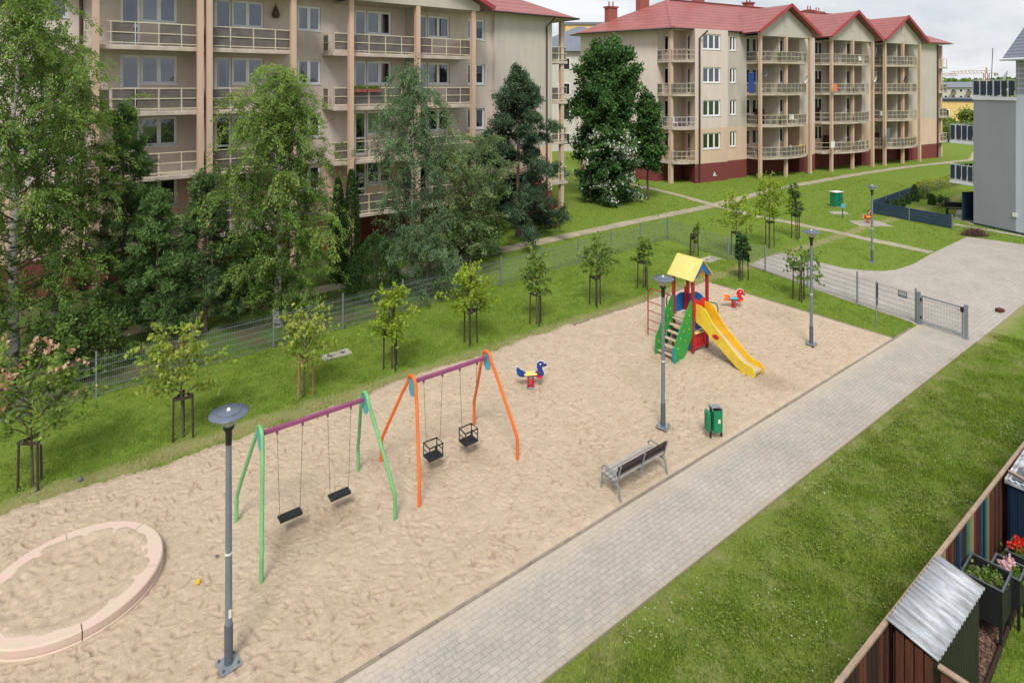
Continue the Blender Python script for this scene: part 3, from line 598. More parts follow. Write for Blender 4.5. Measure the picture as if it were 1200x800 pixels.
sap=[ # a, b, H, r, leaf, tips, dens, where-words, stake height, stake material
 (-.52,17.18,2.75,1.15,'leaf_young','leaf_pinktip',1.25,'sapling with pink leaf tips at the left edge','stake frame around the pink tipped sapling at the left edge',1.1,'stake'),
 (2.49,17.27,2.75,1.0,'leaf_yellowgreen','leaf_yellowgreen',.9,'lopsided yellow green sapling behind the nearest lamp','stake frame under the lopsided sapling behind the nearest lamp',1.1,'stake'),
 (5.59,17.40,2.35,.85,'leaf_yellowgreen',None,.7,'thin lime sapling behind the green swing','pale new stake frame of the thin sapling behind the green swing',1.15,'stakelight'),
 (8.38,17.45,2.55,.8,'leaf_lime','leaf_yellowgreen',1.0,'shaggy sapling leafy to the ground left of the orange swing','dark stake frame wrapped in leaves left of the orange swing',1.15,'stake'),
 (11.36,17.47,2.65,.85,'leaf_lime',None,1.3,'dense bright lime sapling behind the orange swing','stake frame under the dense bright lime sapling',1.2,'stake'),
 (14.29,17.40,2.65,.6,'leaf_young',None,.8,'slender sapling just right of the lime one, above the blue spring rider','slim stake frame above the blue spring rider',1.2,'stake'),
 (17.43,17.43,2.7,.75,'leaf_young',None,.8,'twiggy sapling in the middle of the strip, two to the left of the play tower','stake frame of the twiggy sapling in the middle of the strip',1.2,'stake'),
 (20.59,17.62,2.4,.45,'leaf_young',None,.6,'sparse sapling directly left of the play tower roof','stake frame of the sparse sapling left of the play tower roof',1.2,'stake'),
 (26.6,19.4,1.9,.2,'leaf_young',None,.35,'tiny sapling behind the top of the play tower roof','stake frame behind the top of the play tower roof',1.15,'stake'),
 (28.3,17.97,3.1,1.05,'leaf_lime',None,.9,'yellowish airy tree right of the play tower beyond the fence','stake frame of the airy tree beyond the fence right of the tower',1.3,'stake'),
 (25.15,15.64,2.2,.35,'leaf_linden',None,1.0,'small dark leaved sapling in the corner of the driveway tip','stake frame with the dark sapling at the driveway tip',1.25,'stake'),
 (31.39,17.86,3.9,1.0,'leaf_lime',None,1.5,'fullest and tallest young tree, bright green, on the open lawn','stake frame of the fullest young tree on the open lawn',1.45,'stake'),
 (34.37,17.91,3.3,.5,'leaf_shrub',None,.9,'narrow dark young tree right of the fullest one','stake frame of the narrow dark young tree on the lawn',1.4,'stake'),
 (24.66,12.71,2.1,.85,'leaf_young',None,.55,'low wide sapling on the strip left of the third lamp','stake frame of the low wide sapling near the third lamp',1.35,'stake')]
for i,(a,b,H,r,lm,tips,dn,lab,sl,sh,sm) in enumerate(sap):
    x,y=W(a,b); sapling(lab,x,y,H,r,lm,100+i,tips,dn); stakes(sl,x,y,sh,random.uniform(0,2),sm)
# ================================================================== BUILDING KIT
def wallseg(mb,p0,p1,z0,z1,ops,dep=.14,bands=(),mi=0,room=.9):
    """wall p0->p1 (outward normal on its right); ops [(u0,u1,za,zb)]; bands [(z,mi)] material changes upward"""
    p0=Vector((*p0,0));p1=Vector((*p1,0)); d=(p1-p0); L=d.length; d.normalize(); nrm=Vector((d.y,-d.x,0))
    us=sorted({0,L,*[o[0] for o in ops],*[o[1] for o in ops]}); zs=sorted({z0,z1,*[o[2] for o in ops],*[o[3] for o in ops],*[b[0] for b in bands if z0<b[0]<z1]})
    def pt(u,z,k=0): q=p0+d*u-nrm*k; return (q.x,q.y,z)
    def mt(z):
        r=mi
        for bz,bm in bands:
            if z>=bz-1e-6: r=bm
        return r
    for i in range(len(us)-1):
        for j in range(len(zs)-1):
            cu=(us[i]+us[i+1])/2; cz=(zs[j]+zs[j+1])/2
            if any(o[0]<cu<o[1] and o[2]<cz<o[3] for o in ops): continue
            mb.add([pt(us[i],zs[j]),pt(us[i+1],zs[j]),pt(us[i+1],zs[j+1]),pt(us[i],zs[j+1])],[(0,1,2,3)],mt(zs[j]))
    for (a,b,c,e) in ops:
        m=mt(c)
        q=[(a,c),(b,c),(b,e),(a,e)]
        for k in range(4):
            (ua,za),(ub,zb)=q[k],q[(k+1)%4]; mb.add([pt(ub,zb),pt(ua,za),pt(ua,za,dep),pt(ub,zb,dep)],[(0,1,2,3)],m)
        for k in range(4):
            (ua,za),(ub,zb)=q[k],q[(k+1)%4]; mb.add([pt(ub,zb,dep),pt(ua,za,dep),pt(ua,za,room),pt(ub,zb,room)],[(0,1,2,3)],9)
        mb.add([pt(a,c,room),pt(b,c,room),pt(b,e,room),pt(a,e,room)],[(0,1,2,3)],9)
def window(root,p0,p1,u0,u1,za,zb,splits,dep=.14,rg=random,door=None,sill=True,cur=None,fw=.11,mull=.17):
    """white frame with a pane and curtains. splits: pane fractions. door: index of pane reaching down by given amount (idx, zdoor)"""
    p0=Vector((*p0,0));p1=Vector((*p1,0)); d=(p1-p0).normalized(); nrm=Vector((d.y,-d.x,0)); ang=math.atan2(d.y,d.x)
    o=p0+d*u0-nrm*dep; Mx=Matrix.Translation((o.x,o.y,0))@Matrix.Rotation(ang,4,'Z')   # local: x along, y inward
    w=u1-u0; mb=MB(); xs=[0]; 
    tot=sum(splits)
    for s in splits: xs.append(xs[-1]+w*s/tot)
    t=.03
    def bx(x0,x1,z0,z1,y0=-.03,y1=.03): mb.box(x0,x1,y0,y1,z0,z1,0,Mx)
    bx(0,w,zb-fw,zb); bx(0,w,za,za+fw); bx(0,fw,za+fw,zb-fw); bx(w-fw,w,za+fw,zb-fw)
    for x in xs[1:-1]: bx(x-mull/2,x+mull/2,za+fw,zb-fw)
    if door is not None:
        i=door; zz=min(za+.95,zb-.8); bx(xs[i]+fw,xs[i+1]-fw*.6,zz-.05,zz+.05,-.028,.028)
    if sill: mb.box(-.04,w+.04,-dep-.05,-.031,za-.04,za+.0,0,Mx)
    fr=mb.build('window',M['cyl'],root)
    g=MB(); g.add([(fw*.5,.005,za+fw*.5),(w-fw*.5,.005,za+fw*.5),(w-fw*.5,.005,zb-fw*.5),(fw*.5,.005,zb-fw*.5)],[(0,1,2,3)],0,False,Mx); g.build('pane',M['glass'],fr)
    c=MB(); r=rg.random(); n=0; sp=[]
    if cur=='half' or (cur is None and r<.5): sp=[(0,.28),(.72,1)]
    elif cur=='full' or (cur is None and r<.66): sp=[(0,1)]
    elif r<.9: sp=[(0,.5)]
    for (s0,s1) in sp:
        k=max(2,int((s1-s0)*w/.06)); vs=[]
        for i in range(k+1):
            x=.02+(w-.04)*(s0+(s1-s0)*i/k); yy=.10+.018*math.sin(i*1.9)+.01*math.sin(i*.8)
            vs+=[(x,yy,za+.04),(x,yy,zb-.04)]
        c.add(vs,[(2*i,2*i+2,2*i+3,2*i+1) for i in range(k)],0,True,Mx); n+=1
    if n: c.build('curtain',M['curtain'] if rg.random()<.85 else M['curtain2'],fr)
    return fr
def railing(bal,pts,z0,h,m,pm,panel_ok,rails=(.12,.55,1.0),step=1.0,pw=.03,pl='panel',vert=0):
    """pts: list of xy polyline; posts, rails and infill panels"""
    mb=MB(); PN=[]
    for (x0,y0),(x1,y1) in zip(pts[:-1],pts[1:]):
        L=math.hypot(x1-x0,y1-y0); n=max(1,round(L/step))
        for r in rails: mb.bar((x0,y0,z0+h*r-.02),(x1,y1,z0+h*r-.02),.035,.035)
        for i in range(n+1):
            t=i/n; x=x0+(x1-x0)*t; y=y0+(y1-y0)*t; mb.bar((x,y,z0),(x,y,z0+h*.995),pw,pw)
            if i<n and panel_ok():
                t2=(i+1)/n; xa,ya=x0+(x1-x0)*(t+.06/L),y0+(y1-y0)*(t+.06/L); xb,yb=x0+(x1-x0)*(t2-.06/L),y0+(y1-y0)*(t2-.06/L)
                q=Vector((-(yb-ya),xb-xa,0)).normalized()*.025
                pn=MB(); pn.bar((xa+q.x,ya+q.y,z0+h*.53),(xb+q.x,yb+q.y,z0+h*.53),.008,h*.80); PN.append(pn)
        if vert:
            k=int(L/vert)
            for i in range(k): t=(i+.5)/k; x=x0+(x1-x0)*t; y=y0+(y1-y0)*t; mb.bar((x,y,z0+.05),(x,y,z0+h*.98),.018,.018)
    r=mb.build('railing',m,bal)
    for pn in PN: pn.build(pl,pm,r)
    return r
WALLM=[None]*10
def wm(): return [M['stucco'],M['stucco2'],M['peach'],M['plinth'],M['pillar'],M['greywall'],M['bluewall'],M['slab'],M['pale'],M['dark']]
# ================================================================== LEFT BLOCK (yard frame a,b)
def left_block():
    root=empty('apartment_block',(0,0,0),TH,'long beige apartment block at the left with tan pillars and stacked balconies behind the trees','apartment block','apartment blocks')
    rg=random.Random(4); bw=32.3; bf=30.6
    Z=[1.9,4.78,7.66,10.54]     # slab undersides
    WZ=[(3.30,4.62),(6.18,7.50),(9.06,10.38),(11.94,13.26)]
    def a(u,b=bw): return AU(u,b)
    a0,aE=-12.0,a(644); aT=a(577)
    bands=[(0,3),(1.6,2),(4.78,0)]; bands2=[(0,3),(1.6,2),(4.78,1)]
    ops=[];wins=[]
    def W_(u0,u1,k,sp,door=None,cur=None):
        x0,x1=a(u0),a(u1); z0,z1=WZ[k]
        if door is not None:
            # door pane extends down: separate opening
            tot=sum(sp); xs=[x0]
            for s in sp: xs.append(xs[-1]+(x1-x0)*s/tot)
            dx0,dx1=xs[door],xs[door+1]; ops.append((dx0-a0,dx1-a0,Z[k]+.22+.03,z1)); wins.append((dx0-a0,dx1-a0,Z[k]+.25,z1,[1],0,cur))
            if door==0: ops.append((dx1+.005-a0,x1-a0,z0,z1)); wins.append((dx1+.005-a0,x1-a0,z0,z1,sp[1:],None,cur))
            else: ops.append((x0-a0,dx0-.005-a0,z0,z1)); wins.append((x0-a0,dx0-.005-a0,z0,z1,sp[:-1],None,cur))
        else: ops.append((x0-a0,x1-a0,z0,z1)); wins.append((x0-a0,x1-a0,z0,z1,sp,None,cur))
    for k in range(4):
        W_(36,80,k,[1,1]); W_(-60,-15,k,[1,1]); 
        W_(141,207.5,k,[1.05,1,1],0); W_(252,309,k,[1,1,1],0); W_(349,376,k,[1,1]); W_(416,459,k,[.9,1,.9],0); W_(491,527,k,[.8,1,1],0); W_(548,568,k,[1,1],cur='half')
    mb=MB()
    wallseg(mb,(a0,bw),(aT,bw),-.05,13.9,[o for o in ops],bands=bands)
    wallseg(mb,(aT,bw),(aT,bw-.28),-.05,13.9,[],bands=bands); wallseg(mb,(aT,bw-.28),(aE,bw-.28),-.05,13.9,[],bands=bands2)
    wallseg(mb,(aE,bw-.28),(aE,44.5),-.05,13.9,[],bands=bands2); wallseg(mb,(aE,44.5),(a0,44.5),-.05,13.9,[],bands=bands); wallseg(mb,(a0,44.5),(a0,bw),-.05,13.9,[],bands=bands)
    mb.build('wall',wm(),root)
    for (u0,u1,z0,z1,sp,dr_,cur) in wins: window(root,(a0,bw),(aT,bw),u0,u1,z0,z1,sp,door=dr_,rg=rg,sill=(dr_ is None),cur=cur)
    # belt course
    b=MB(); b.box(a0,aT,bw-.03,bw-.003,4.7,4.78); b.build('belt_course',M['slab'],root)
    # pillars
    for u in (112,234.5,245,343.5,411,489,554):
        x=AU(u,bf-.25); b=MB(); b.box(x-.125,x+.125,bf-.40,bf-.104,-.05,13.49); b.build('pillar',M['pillar'],root)
    # divider walls in the loggias
    for u in (239,487):
        x=AU(u,31.2); b=MB()
        for k in range(4): b.box(x-.09,x+.09,30.95,bw-.003,Z[k]+.22,(Z+[13.55])[k+1]); 
        b.build('divider_wall',M['stucco2'],root)
    # return walls framing each bay
    # balconies
    def bal(u0,u1,k,ptype,label=None):
        x0,x1=AU(u0,bf-.1),AU(u1,bf-.1); z=Z[k]
        o=MB(); o.box(x0,x1,bf-.06,bw-.003,z+.03,z+.20); o.box(x0-.02,x1+.02,bf-.10,bf-.062,z,z+.165)
        s=o.build('balcony',M['slab'],root,.01)
        f=bf-.02
        railing(s,[(x0+.05,bw-.06),(x0+.05,f),(x1-.05,f)]+([(x1-.05,bw-.06)] if ptype!=2 else []),z+.20,1.02,M['rail'],M['panel'],(lambda: rg.random()<[.95,.55,.85,.8][k]),step=.98)
    for k in range(4):
        bal(98,240,k,0); bal(241.5,349,k,0); bal(391,557,k,1)
    # end balconies around the corner pillar
    for k in range(4):
        z=Z[k]; o=MB(); o.box(aE+.003,aE+1.55,bw-.2,bw+2.4,z,z+.2); s=o.build('balcony',M['slab'],root,.01)
        railing(s,[(aE+.05,bw-.14),(aE+1.48,bw-.14),(aE+1.48,bw+2.3)],z+.2,1.02,M['rail'],M['panel'],lambda: rg.random()<.5,step=.75)
    b=MB(); b.box(aE+1.0,aE+1.28,bw-.12,bw+.16,-.05,13.6); b.build('pillar',M['pillar'],root)
    # gable fronts above bays + roofs
    def gable(u0,u1):
        x0,x1=AU(u0,bf)-.25,AU(u1,bf)+.25; xm=(x0+x1)/2; zt=13.55+(x1-x0)/2*.46+.35; y=bf-.42
        g=MB(); g.add([(x0,y,13.5),(x1,y,13.5),(x1,y,13.85),(xm,y,zt),(x0,y,13.85)],[(0,1,2,3,4)]); g.add([(x0,y,13.5),(x1,y,13.5),(x1,bw-.003,13.5),(x0,bw-.003,13.5)],[(3,2,1,0)]); g.build('gable',M['stucco2'],root)
        e=.75; zb=13.75-e*.46+.3; zr=zt+.06
        r=MB(); yf=bf-.95; yb=39.5
        for s in (-1,1):
            xe=xm+s*((x1-x0)/2+e); q=[(xe,yf,zb),(xm,yf,zr),(xm,yb,zr),(xe,yb,zb)]
            r.add(q,[(0,1,2,3) if s>0 else (3,2,1,0)]); r.add([(p[0],p[1],p[2]-.1) for p in q],[(3,2,1,0) if s>0 else (0,1,2,3)])
        ro=r.build('roof',M['roof'],root)
        f=MB()
        for s in (-1,1):
            xe=xm+s*((x1-x0)/2+e); f.bar((xe,yf-.02,zb-.03),(xm,yf-.02,zr-.03),.05,.24)
        f.build('fascia',M['redtrim'],ro)
    gable(112,343.5); gable(411,554)
    # main hip roof
    e=.65; X0,X1,Y0,Y1=a0-e,aE+1.9,bw-.28-e,44.5+e; zr=17.1; ze=13.78; ym=(Y0+Y1)/2; r=MB()
    r.add([(X0,Y0,ze),(X1,Y0,ze),(X1-6.5,ym,zr),(X0+1,ym,zr)],[(0,1,2,3)]); r.add([(X1,Y0,ze),(X1,Y1,ze),(X1-6.5,ym,zr)],[(0,1,2)])
    r.add([(X1,Y1,ze),(X0,Y1,ze),(X0+1,ym,zr),(X1-6.5,ym,zr)],[(0,1,2,3)]); r.add([(X0,Y1,ze),(X0,Y0,ze),(X0+1,ym,zr)],[(0,1,2)])
    r.add([(X0,Y0,ze-.06),(X1,Y0,ze-.06),(X1,Y1,ze-.06),(X0,Y1,ze-.06)],[(3,2,1,0)],1)
    ro=r.build('roof',[M['roof'],M['slab']],root)
    g=MB(); g.tube([(aT-.8,Y0-.05,ze-.03),(X1+.05,Y0-.05,ze-.03),(X1+.05,Y1,ze-.03)],.07,6); g.build('gutter',M['brownpipe'],ro)
    xd=a(637); g=MB(); g.tube([(xd+.25,Y0,ze-.1),(xd,bw-.36,13.1),(xd,bw-.36,0)],.055,8); g.build('downpipe',M['brownpipe'],root)
    xd=AU(95,bw); g=MB(); g.tube([(xd,bw-.08,13.7),(xd,bw-.08,0)],.07,8); g.build('downpipe',M['brownpipe'],root)
    for cx in (8.,19.5):
        g=MB(); g.box(cx-.5,cx+.5,ym-.3,ym+.4,16.6,18.3); g.box(cx-.6,cx+.6,ym-.4,ym+.5,18.3,18.42); g.build('chimney',M['brick'],ro)
    return root
left_block()
# flower boxes on the left block
def flowerbox(x,y,z,rz,label,pet='petal_white',L=.75,group='flower boxes on the balcony rails'):
    root=empty('flower_box',(x,y,z),rz,label,'flower box',group); b=MB(); b.box(-L/2,L/2,-.09,.09,-.1,.07); b.build('box',M['brick'],root,.01)
    rg=np.random.default_rng(int(abs(x*100))); n=260; C=np.stack([rg.uniform(-L/2,L/2,n),rg.normal(0,.07,n),rg.uniform(.06,.26,n)],-1); foliage('plants',C,.09,.6,'leaf_young',root,rg)
    return root
for u,lab in ((421,'left orange flower box on the second highest balcony rail'),(438,'right orange flower box on the second highest balcony rail')):
    x,y=W(AU(u,30.5),30.47); flowerbox(x,y,8.72,TH,lab)
x,y=W(AU(322,32.3),32.22); root=empty('wall_lantern',(x,y,12.55),TH,'dark pear shaped wicker lantern hanging on the wall of the top balcony','lantern'); b=MB()
b.lathe([(.02,.62),(.05,.5),(.12,.36),(.19,.16),(.19,.04),(.12,-.06),(0,-.08)],(0,-.1,0),14); b.build('basket',M['bark'],root)
b=MB(); b.tube([(0,-.1,.6),(0,0.0,.72)],.01,5); b.build('hook',M['black'],root)
# ================================================================== RIGHT BLOCK (own frame s,t)
RC=(16.8,54.8); D1=(.8788,.4772); D2=(-.4772,.8788); THR=math.atan2(.4772,.8788)
def RS(u,t=0.0):
    k=(u-600)/FPX; return (k*RC[1]-RC[0]+t*(.8788*k+.4772))/(.8788-.4772*k)
def RW(s,t): return (RC[0]+s*D1[0]+t*D2[0],RC[1]+s*D1[1]+t*D2[1])
def RL(x,y): x-=RC[0];y-=RC[1]; return (x*D1[0]+y*D1[1],x*D2[0]+y*D2[1])
def right_block():
    root=empty('apartment_block',(*RC,0),THR,'beige apartment block in the middle distance with three red gables and bowed balconies','apartment block','apartment blocks')
    rg=random.Random(9); H=3.08; Z=[1.82,4.93,8.0,11.09]; WZ=[(3.05,4.56),(6.12,7.62),(9.22,10.68),(12.33,13.78)]
    bands=[(0,3),(1.75,2),(5.0,0)]; bandsg=[(0,3),(1.75,2),(5.0,1)]
    A_=RL(*((87/700*60.5,60.5))); B_=RL(170/700*56.0,56.0); I_=RL(199/700*57.6,57.6); Q_=RL(186/700*54.8,54.8)
    top=14.2; s1=RS(853,0); s2=RS(875,.45); tb=.6; tstep=.45
    ends=RS(1100,0)
    mb=MB()
    def seg(p,q,wins=(),bd=bands):
        ops=[(u0,u1,z0,z1) for (u0,u1,z0,z1,sp,dr) in wins]
        wallseg(mb,p,q,-.05,top,ops,bands=bd)
        for (u0,u1,z0,z1,sp,dr) in wins: window(root,p,q,u0,u1,z0,z1,sp,door=dr,rg=rg,sill=(dr is None),mull=.16,fw=.12)
    seg(A_,B_)
    seg(B_,I_,[(1.0,1.75,Z[k]+.9,WZ[k][1],[1],None) for k in range(4)])
    seg(I_,(0,0),[(.9,1.7,Z[k]+.25,WZ[k][1],[1],0) for k in range(4)])
    w0=RS(824,0);w1=RS(844.5,0)
    seg((0,0),(s1,0),[(w0,w1,*WZ[k],[1,1,1],None) for k in range(4)]+[(RS(836)-0,RS(839.5),.55,.95,[1],None)])
    seg((s1,0),(s1,tstep)); 
    x0=RS(855.5,tstep)-s1;x1=RS(863,tstep)-s1
    seg((s1,tstep),(s2,tstep),[(x0,x1,*WZ[k],[1,1],None) for k in range(4)],bandsg)
    bays=[(s2,s2+9.3),(RS(955,0),RS(955,0)+9.35),(RS(1024,0),RS(1024,0)+9.3)]
    cur=(s2,tstep)
    poles=[(7.18,10.9,14.6),(18.1,21.7,25.35),(27.65,31.2,34.7)]
    for bi,(b0,b1) in enumerate(bays):
        b1=poles[bi][2]+.15
        seg(cur,(b0,cur[1])) if b0-cur[0]>.01 else None
        seg((b0,cur[1]),(b0,1.3))
        ws=[]; L=b1-b0
        for k in range(4):
            z0,z1=WZ[k]; zd=Z[k]+.25
            ws+=[(.7,1.7,zd,z1,[1],0),(1.9,3.3,z0,z1,[1,1],None),(5.5,6.7,z0,z1,[1,1],None),(7.1,8.3,zd,z1,[1],0)]
        seg((b0,1.3),(b1,1.3),ws); seg((b1,1.3),(b1,0)); cur=(b1,0)
    seg(cur,(ends,0),(),bandsg); seg((ends,0),(ends,11)); seg((ends,11),(A_[0]+.4,11)); seg((A_[0]+.4,11),A_)
    mb.build('wall',wm(),root)
    # balconies with bowed fronts, pillars, gables
    for bi,(b0,b1) in enumerate(bays):
        pl=poles[bi]; b1=pl[2]+.15; bm=(b0+b1)/2
        for s in pl: b=MB(); b.box(s-.135,s+.135,-1.42,-1.15,-.05,13.9); b.build('pillar',M['pillar'],root)
        b=MB()
        for k in range(4): b.box(pl[1]-.55,pl[1]-.35,-.9,1.297,Z[k]+.18,(Z+[13.9])[k+1])
        b.build('divider_wall',M['stucco2'],root)
        N=12
        for k in range(4):
            z=Z[k]; fr=[]
            for i in range(N+1):
                s=b0+.02+(b1-b0-.04)*i/N; fr.append((s,-.75-1.05*math.sin(PI*i/N)**.55))
            o=MB(); o.prism([(b0+.02,1.297)]+fr+[(b1-.02,1.297)],z,z+.17)
            sl=o.build('balcony',M['slab'],root)
            pts=[(p[0],p[1]+.07) for p in fr]
            railing(sl,[(b0+.06,1.2)]+pts[:1]+pts[1:],z+.17,1.02,M['rail'],M['panel'],lambda: rg.random()<.62,step=1.3,pw=.045)
        x0,x1=pl[0]-.35,pl[2]+.35; xm=(x0+x1)/2; y=-1.3; zt=16.75
        g=MB(); g.add([(x0,y,13.75),(x1,y,13.75),(x1,y,14.25),(xm,y,zt-.1),(x0,y,14.25)],[(0,1,2,3,4)]); g.add([(x0,y,13.75),(x1,y,13.75),(x1,1.29,13.75),(x0,1.29,13.75)],[(3,2,1,0)])
        g.box(xm-.28,xm+.28,y-.03,y-.003,14.75,15.9); g.build('gable',M['stucco2'],root)
        e=.55; sl_=(zt-14.25)/((x1-x0)/2); zb=14.25-e*sl_+.14; zr=zt+.14; r=MB(); yf=-1.95; yb=6.5
        for s in (-1,1):
            xe=xm+s*((x1-x0)/2+e); q=[(xe,yf,zb),(xm,yf,zr),(xm,yb,zr),(xe,yb,zb)]
            r.add(q,[(0,1,2,3) if s>0 else (3,2,1,0)]); r.add([(p[0],p[1],p[2]-.12) for p in q],[(3,2,1,0) if s>0 else (0,1,2,3)])
        ro=r.build('roof',M['roof'],root); f=MB()
        for s in (-1,1):
            xe=xm+s*((x1-x0)/2+e); f.bar((xe,yf-.03,zb-.04),(xm,yf-.03,zr-.04),.06,.30)
        f.build('fascia',M['redtrim'],ro)
    # near corner balconies
    b=MB(); b.box(Q_[0]-.17,Q_[0]+.17,Q_[1]-.17,Q_[1]+.17,-.05,14.1); b.build('pillar',M['pillar'],root)
    P=[B_]; 
    for i in range(7):
        t=(i+1)/8; m=(1-t)**2; x=m*B_[0]+2*t*(1-t)*(Q_[0]-.6)+t*t*0; yy=m*B_[1]+2*t*(1-t)*(Q_[1]-1.6)+0; P.append((x,yy))
    P.append((0,0))
    for k in range(4):
        z=Z[k]; o=MB(); o.prism(P+[I_],z,z+.17); sl=o.build('balcony',M['slab'],root)
        railing(sl,[(p[0]+.03,p[1]+.05) for p in P],z+.17,1.02,M['rail'] if k!=1 else M['railw'],M['panel'],lambda: rg.random()<[.2,.3,.6,.15][k],step=1.0,pw=.045)
    # far end corner balconies
    b=MB(); b.box(ends+1.0,ends+1.3,.2,.5,-.05,14); b.build('pillar',M['pillar'],root)
    for k in range(4):
        z=Z[k]; o=MB(); o.box(ends+.003,ends+1.9,-.1,3,z,z+.17); sl=o.build('balcony',M['slab'],root); railing(sl,[(ends+.05,-.03),(ends+1.83,-.03),(ends+1.83,2.9)],z+.17,1.02,M['rail'],M['panel'],lambda: rg.random()<.4,step=.9,pw=.045)
    # roof
    ze=14.2; zr=17.75; e=.7
    QA=(A_[0]-1.1,A_[1]+.1); QQ=(Q_[0]-.45,Q_[1]-.75); QD=(ends+2.2,-.75); QD2=(ends+2.2,11.7); QB=(A_[0]-.6,11.7); Rs=(2.2,6.0); Re=(ends-5.5,6.0)
    def z3(p,z): return (p[0],p[1],z)
    r=MB(); r.add([z3(QQ,ze),z3(QD,ze),z3(Re,zr),z3(Rs,zr)],[(0,1,2,3)]); r.add([z3(QD,ze),z3(QD2,ze),z3(Re,zr)],[(0,1,2)]); r.add([z3(QD2,ze),z3(QB,ze),z3(Rs,zr),z3(Re,zr)],[(0,1,2,3)])
    r.add([z3(QB,ze),z3(QA,ze),z3(Rs,zr)],[(0,1,2)]); r.add([z3(QA,ze),z3(QQ,ze),z3(Rs,zr)],[(0,1,2)]); r.add([z3(p,ze-.07) for p in (QQ,QD,QD2,QB,QA)],[(4,3,2,1,0)],1)
    ro=r.build('roof',[M['roof'],M['slab']],root)
    g=MB(); g.tube([z3(QA,ze-.03),z3(QQ,ze-.03),z3((poles[0][0]-1.2,QQ[1]-.0),ze-.03)],.09,6); g.build('gutter',M['brownpipe'],ro)
    g=MB(); g.bar(z3(QQ,ze+.04),z3(Rs,zr+.04),.35,.1); g.bar(z3(Rs,zr+.04),z3(Re,zr+.04),.3,.1); g.build('ridge_cap',M['roof'],ro)
    for (u,v0,v1,t,w) in ((716,8,27,8.5,1.1),(753,-20,6,7.5,1.2),(818,-12,1,6.5,1.2),(877,3,13,6.5,1.0),(948,12,19,6.5,1.0),(958,14,19,7.0,1.6)):
        s=RS(u,t); x,y=RW(s,t); zt=9+(100-v0)*y/700; zb=14.2
        g=MB(); g.box(s-w/2,s+w/2,t-.35,t+.35,zb,zt-.15); g.box(s-w/2-.1,s+w/2+.1,t-.45,t+.45,zt-.15,zt); 
        for q in (-.25,.25): g.tube([(s+q,t,zt),(s+q,t,zt+.5)],.07,6)
        g.build('chimney',M['brick'],ro)
    s=RS(819,0); g=MB(); g.tube([(s+.5,-.6,14.0),(s,-.1,13.3),(s,-.1,0)],.08,8); g.build('downpipe',M['brownpipe'],root)
    s=RS(1098,0); g=MB(); g.tube([(s,-.1,14),(s,-.1,0)],.08,8); g.build('downpipe',M['brownpipe'],root)
    return root,poles
rb,poles=right_block()
def dish(u,t,z,label,m='lampdisc',d=.8):
    s=RS(u,t); x,y=RW(s,t); root=empty('satellite_dish',(x,y,z),THR+.25,label,'satellite dish','satellite dishes on the far balconies')
    b=MB(); b.lathe([(0,.09),(d*.3,.06),(d*.5,0),(d*.51,0),(d*.3,.045),(0,.075)],(0,0,0),18); o=b.build('reflector',M[m],root); o.rotation_euler=(R(-72),0,0)
    b=MB(); b.tube([(0,.05,-.02),(0,.25,-.4)],.02,6); b.tube([(0,-.03,-.3),(0,-.45,-.05)],.012,5); b.build('arm',M['black'],root)
for u,z,lab,m in ((898,10.15,'dark satellite dish on the second balcony from the top of the first gable bay','lampdisc'),(945,9.6,'pale satellite dish at the right end of the first gable bay','wht'),
                  (1026,9.7,'white satellite dish in the gap before the third gable bay','wht'),(1061,9.75,'black round satellite dish on the third gable bay','black')): dish(u,-1.85,z,lab,m)
def onbal(name,label,cat,u,t,k,fn):
    s=RS(u,t); x,y=RW(s,t); z=[1.82,4.93,8.0,11.09][k]+.17; root=empty(name,(x,y,z),THR,label,cat); fn(root)
def drape(m,w,h,z0):
    def f(root):
        b=MB(); n=8; vs=[]
        for i in range(n+1):
            q=-w/2+w*i/n; vs+=[(q,.02*math.sin(i*2),z0),(q,.02*math.sin(i*2+.6),z0+h)]
        b.add(vs,[(2*i,2*i+2,2*i+3,2*i+1) for i in range(n)],0,True); b.build('cloth',M[m],root); c=MB(); c.tube([(-w/2-.05,0,z0+h+.01),(w/2+.05,0,z0+h+.01)],.015,5); c.build('drying_rod',M['galv'],root)
    return f
onbal('blue_balcony_screen','tall blue cloth screen at the left end of the first gable bay','screen',880.5,-1.2,2,drape('navyduck',.75,1.9,.1))
onbal('hanging_cloth','orange red cloth hung over the rail in the second gable bay','cloth',979,-1.93,2,drape('porange',.55,.8,.2))
onbal('hanging_cloth','pale towel hanging at the pillar of the third gable bay','cloth',1041,-1.95,0,drape('lampdisc',.6,1.5,.7))
onbal('hanging_cloth','white sheet drying on the lowest balcony of the second gable bay','cloth',976,-1.95,0,drape('wht',.6,.7,.6))
def chair_set(m):
    def f(root):
        b=MB(); b.box(-.25,.25,-.25,.25,.42,.46); b.build('seat',M[m],root,.01)
        b=MB(); b.box(-.25,.25,.22,.26,.462,.95); b.build('backrest',M[m],root,.01)
        for x in (-.22,.22):
            for y in (-.22,.22): b=MB(); b.tube([(x,y,0),(x*.9,y*.9,.419)],.018,5); b.build('leg',M[m],root)
    return f
onbal('balcony_chair','yellow plastic chair on the lowest balcony of the first gable bay','chair',941,-.9,0,chair_set('pyellow'))
onbal('balcony_chair','dark chair on the lowest corner balcony','chair',792,1.2,0,chair_set('lampdisc'))
onbal('balcony_chair','white chair on the second lowest corner balcony','chair',790,1.2,1,chair_set('wht'))
def pot_plant(root):
    b=MB(); b.lathe([(0,0),(.13,0),(.17,.28),(.15,.28),(0,.26)],(0,0,0),12); b.build('pot',M['brick'],root)
    rg=np.random.default_rng(int(abs(root.location.x*97))); n=160; C=rg.normal(size=(n,3))*np.array([.17,.17,.2])+np.array([0,0,.62]); foliage('leaves',C,.16,.5,'leaf_young',root,rg)
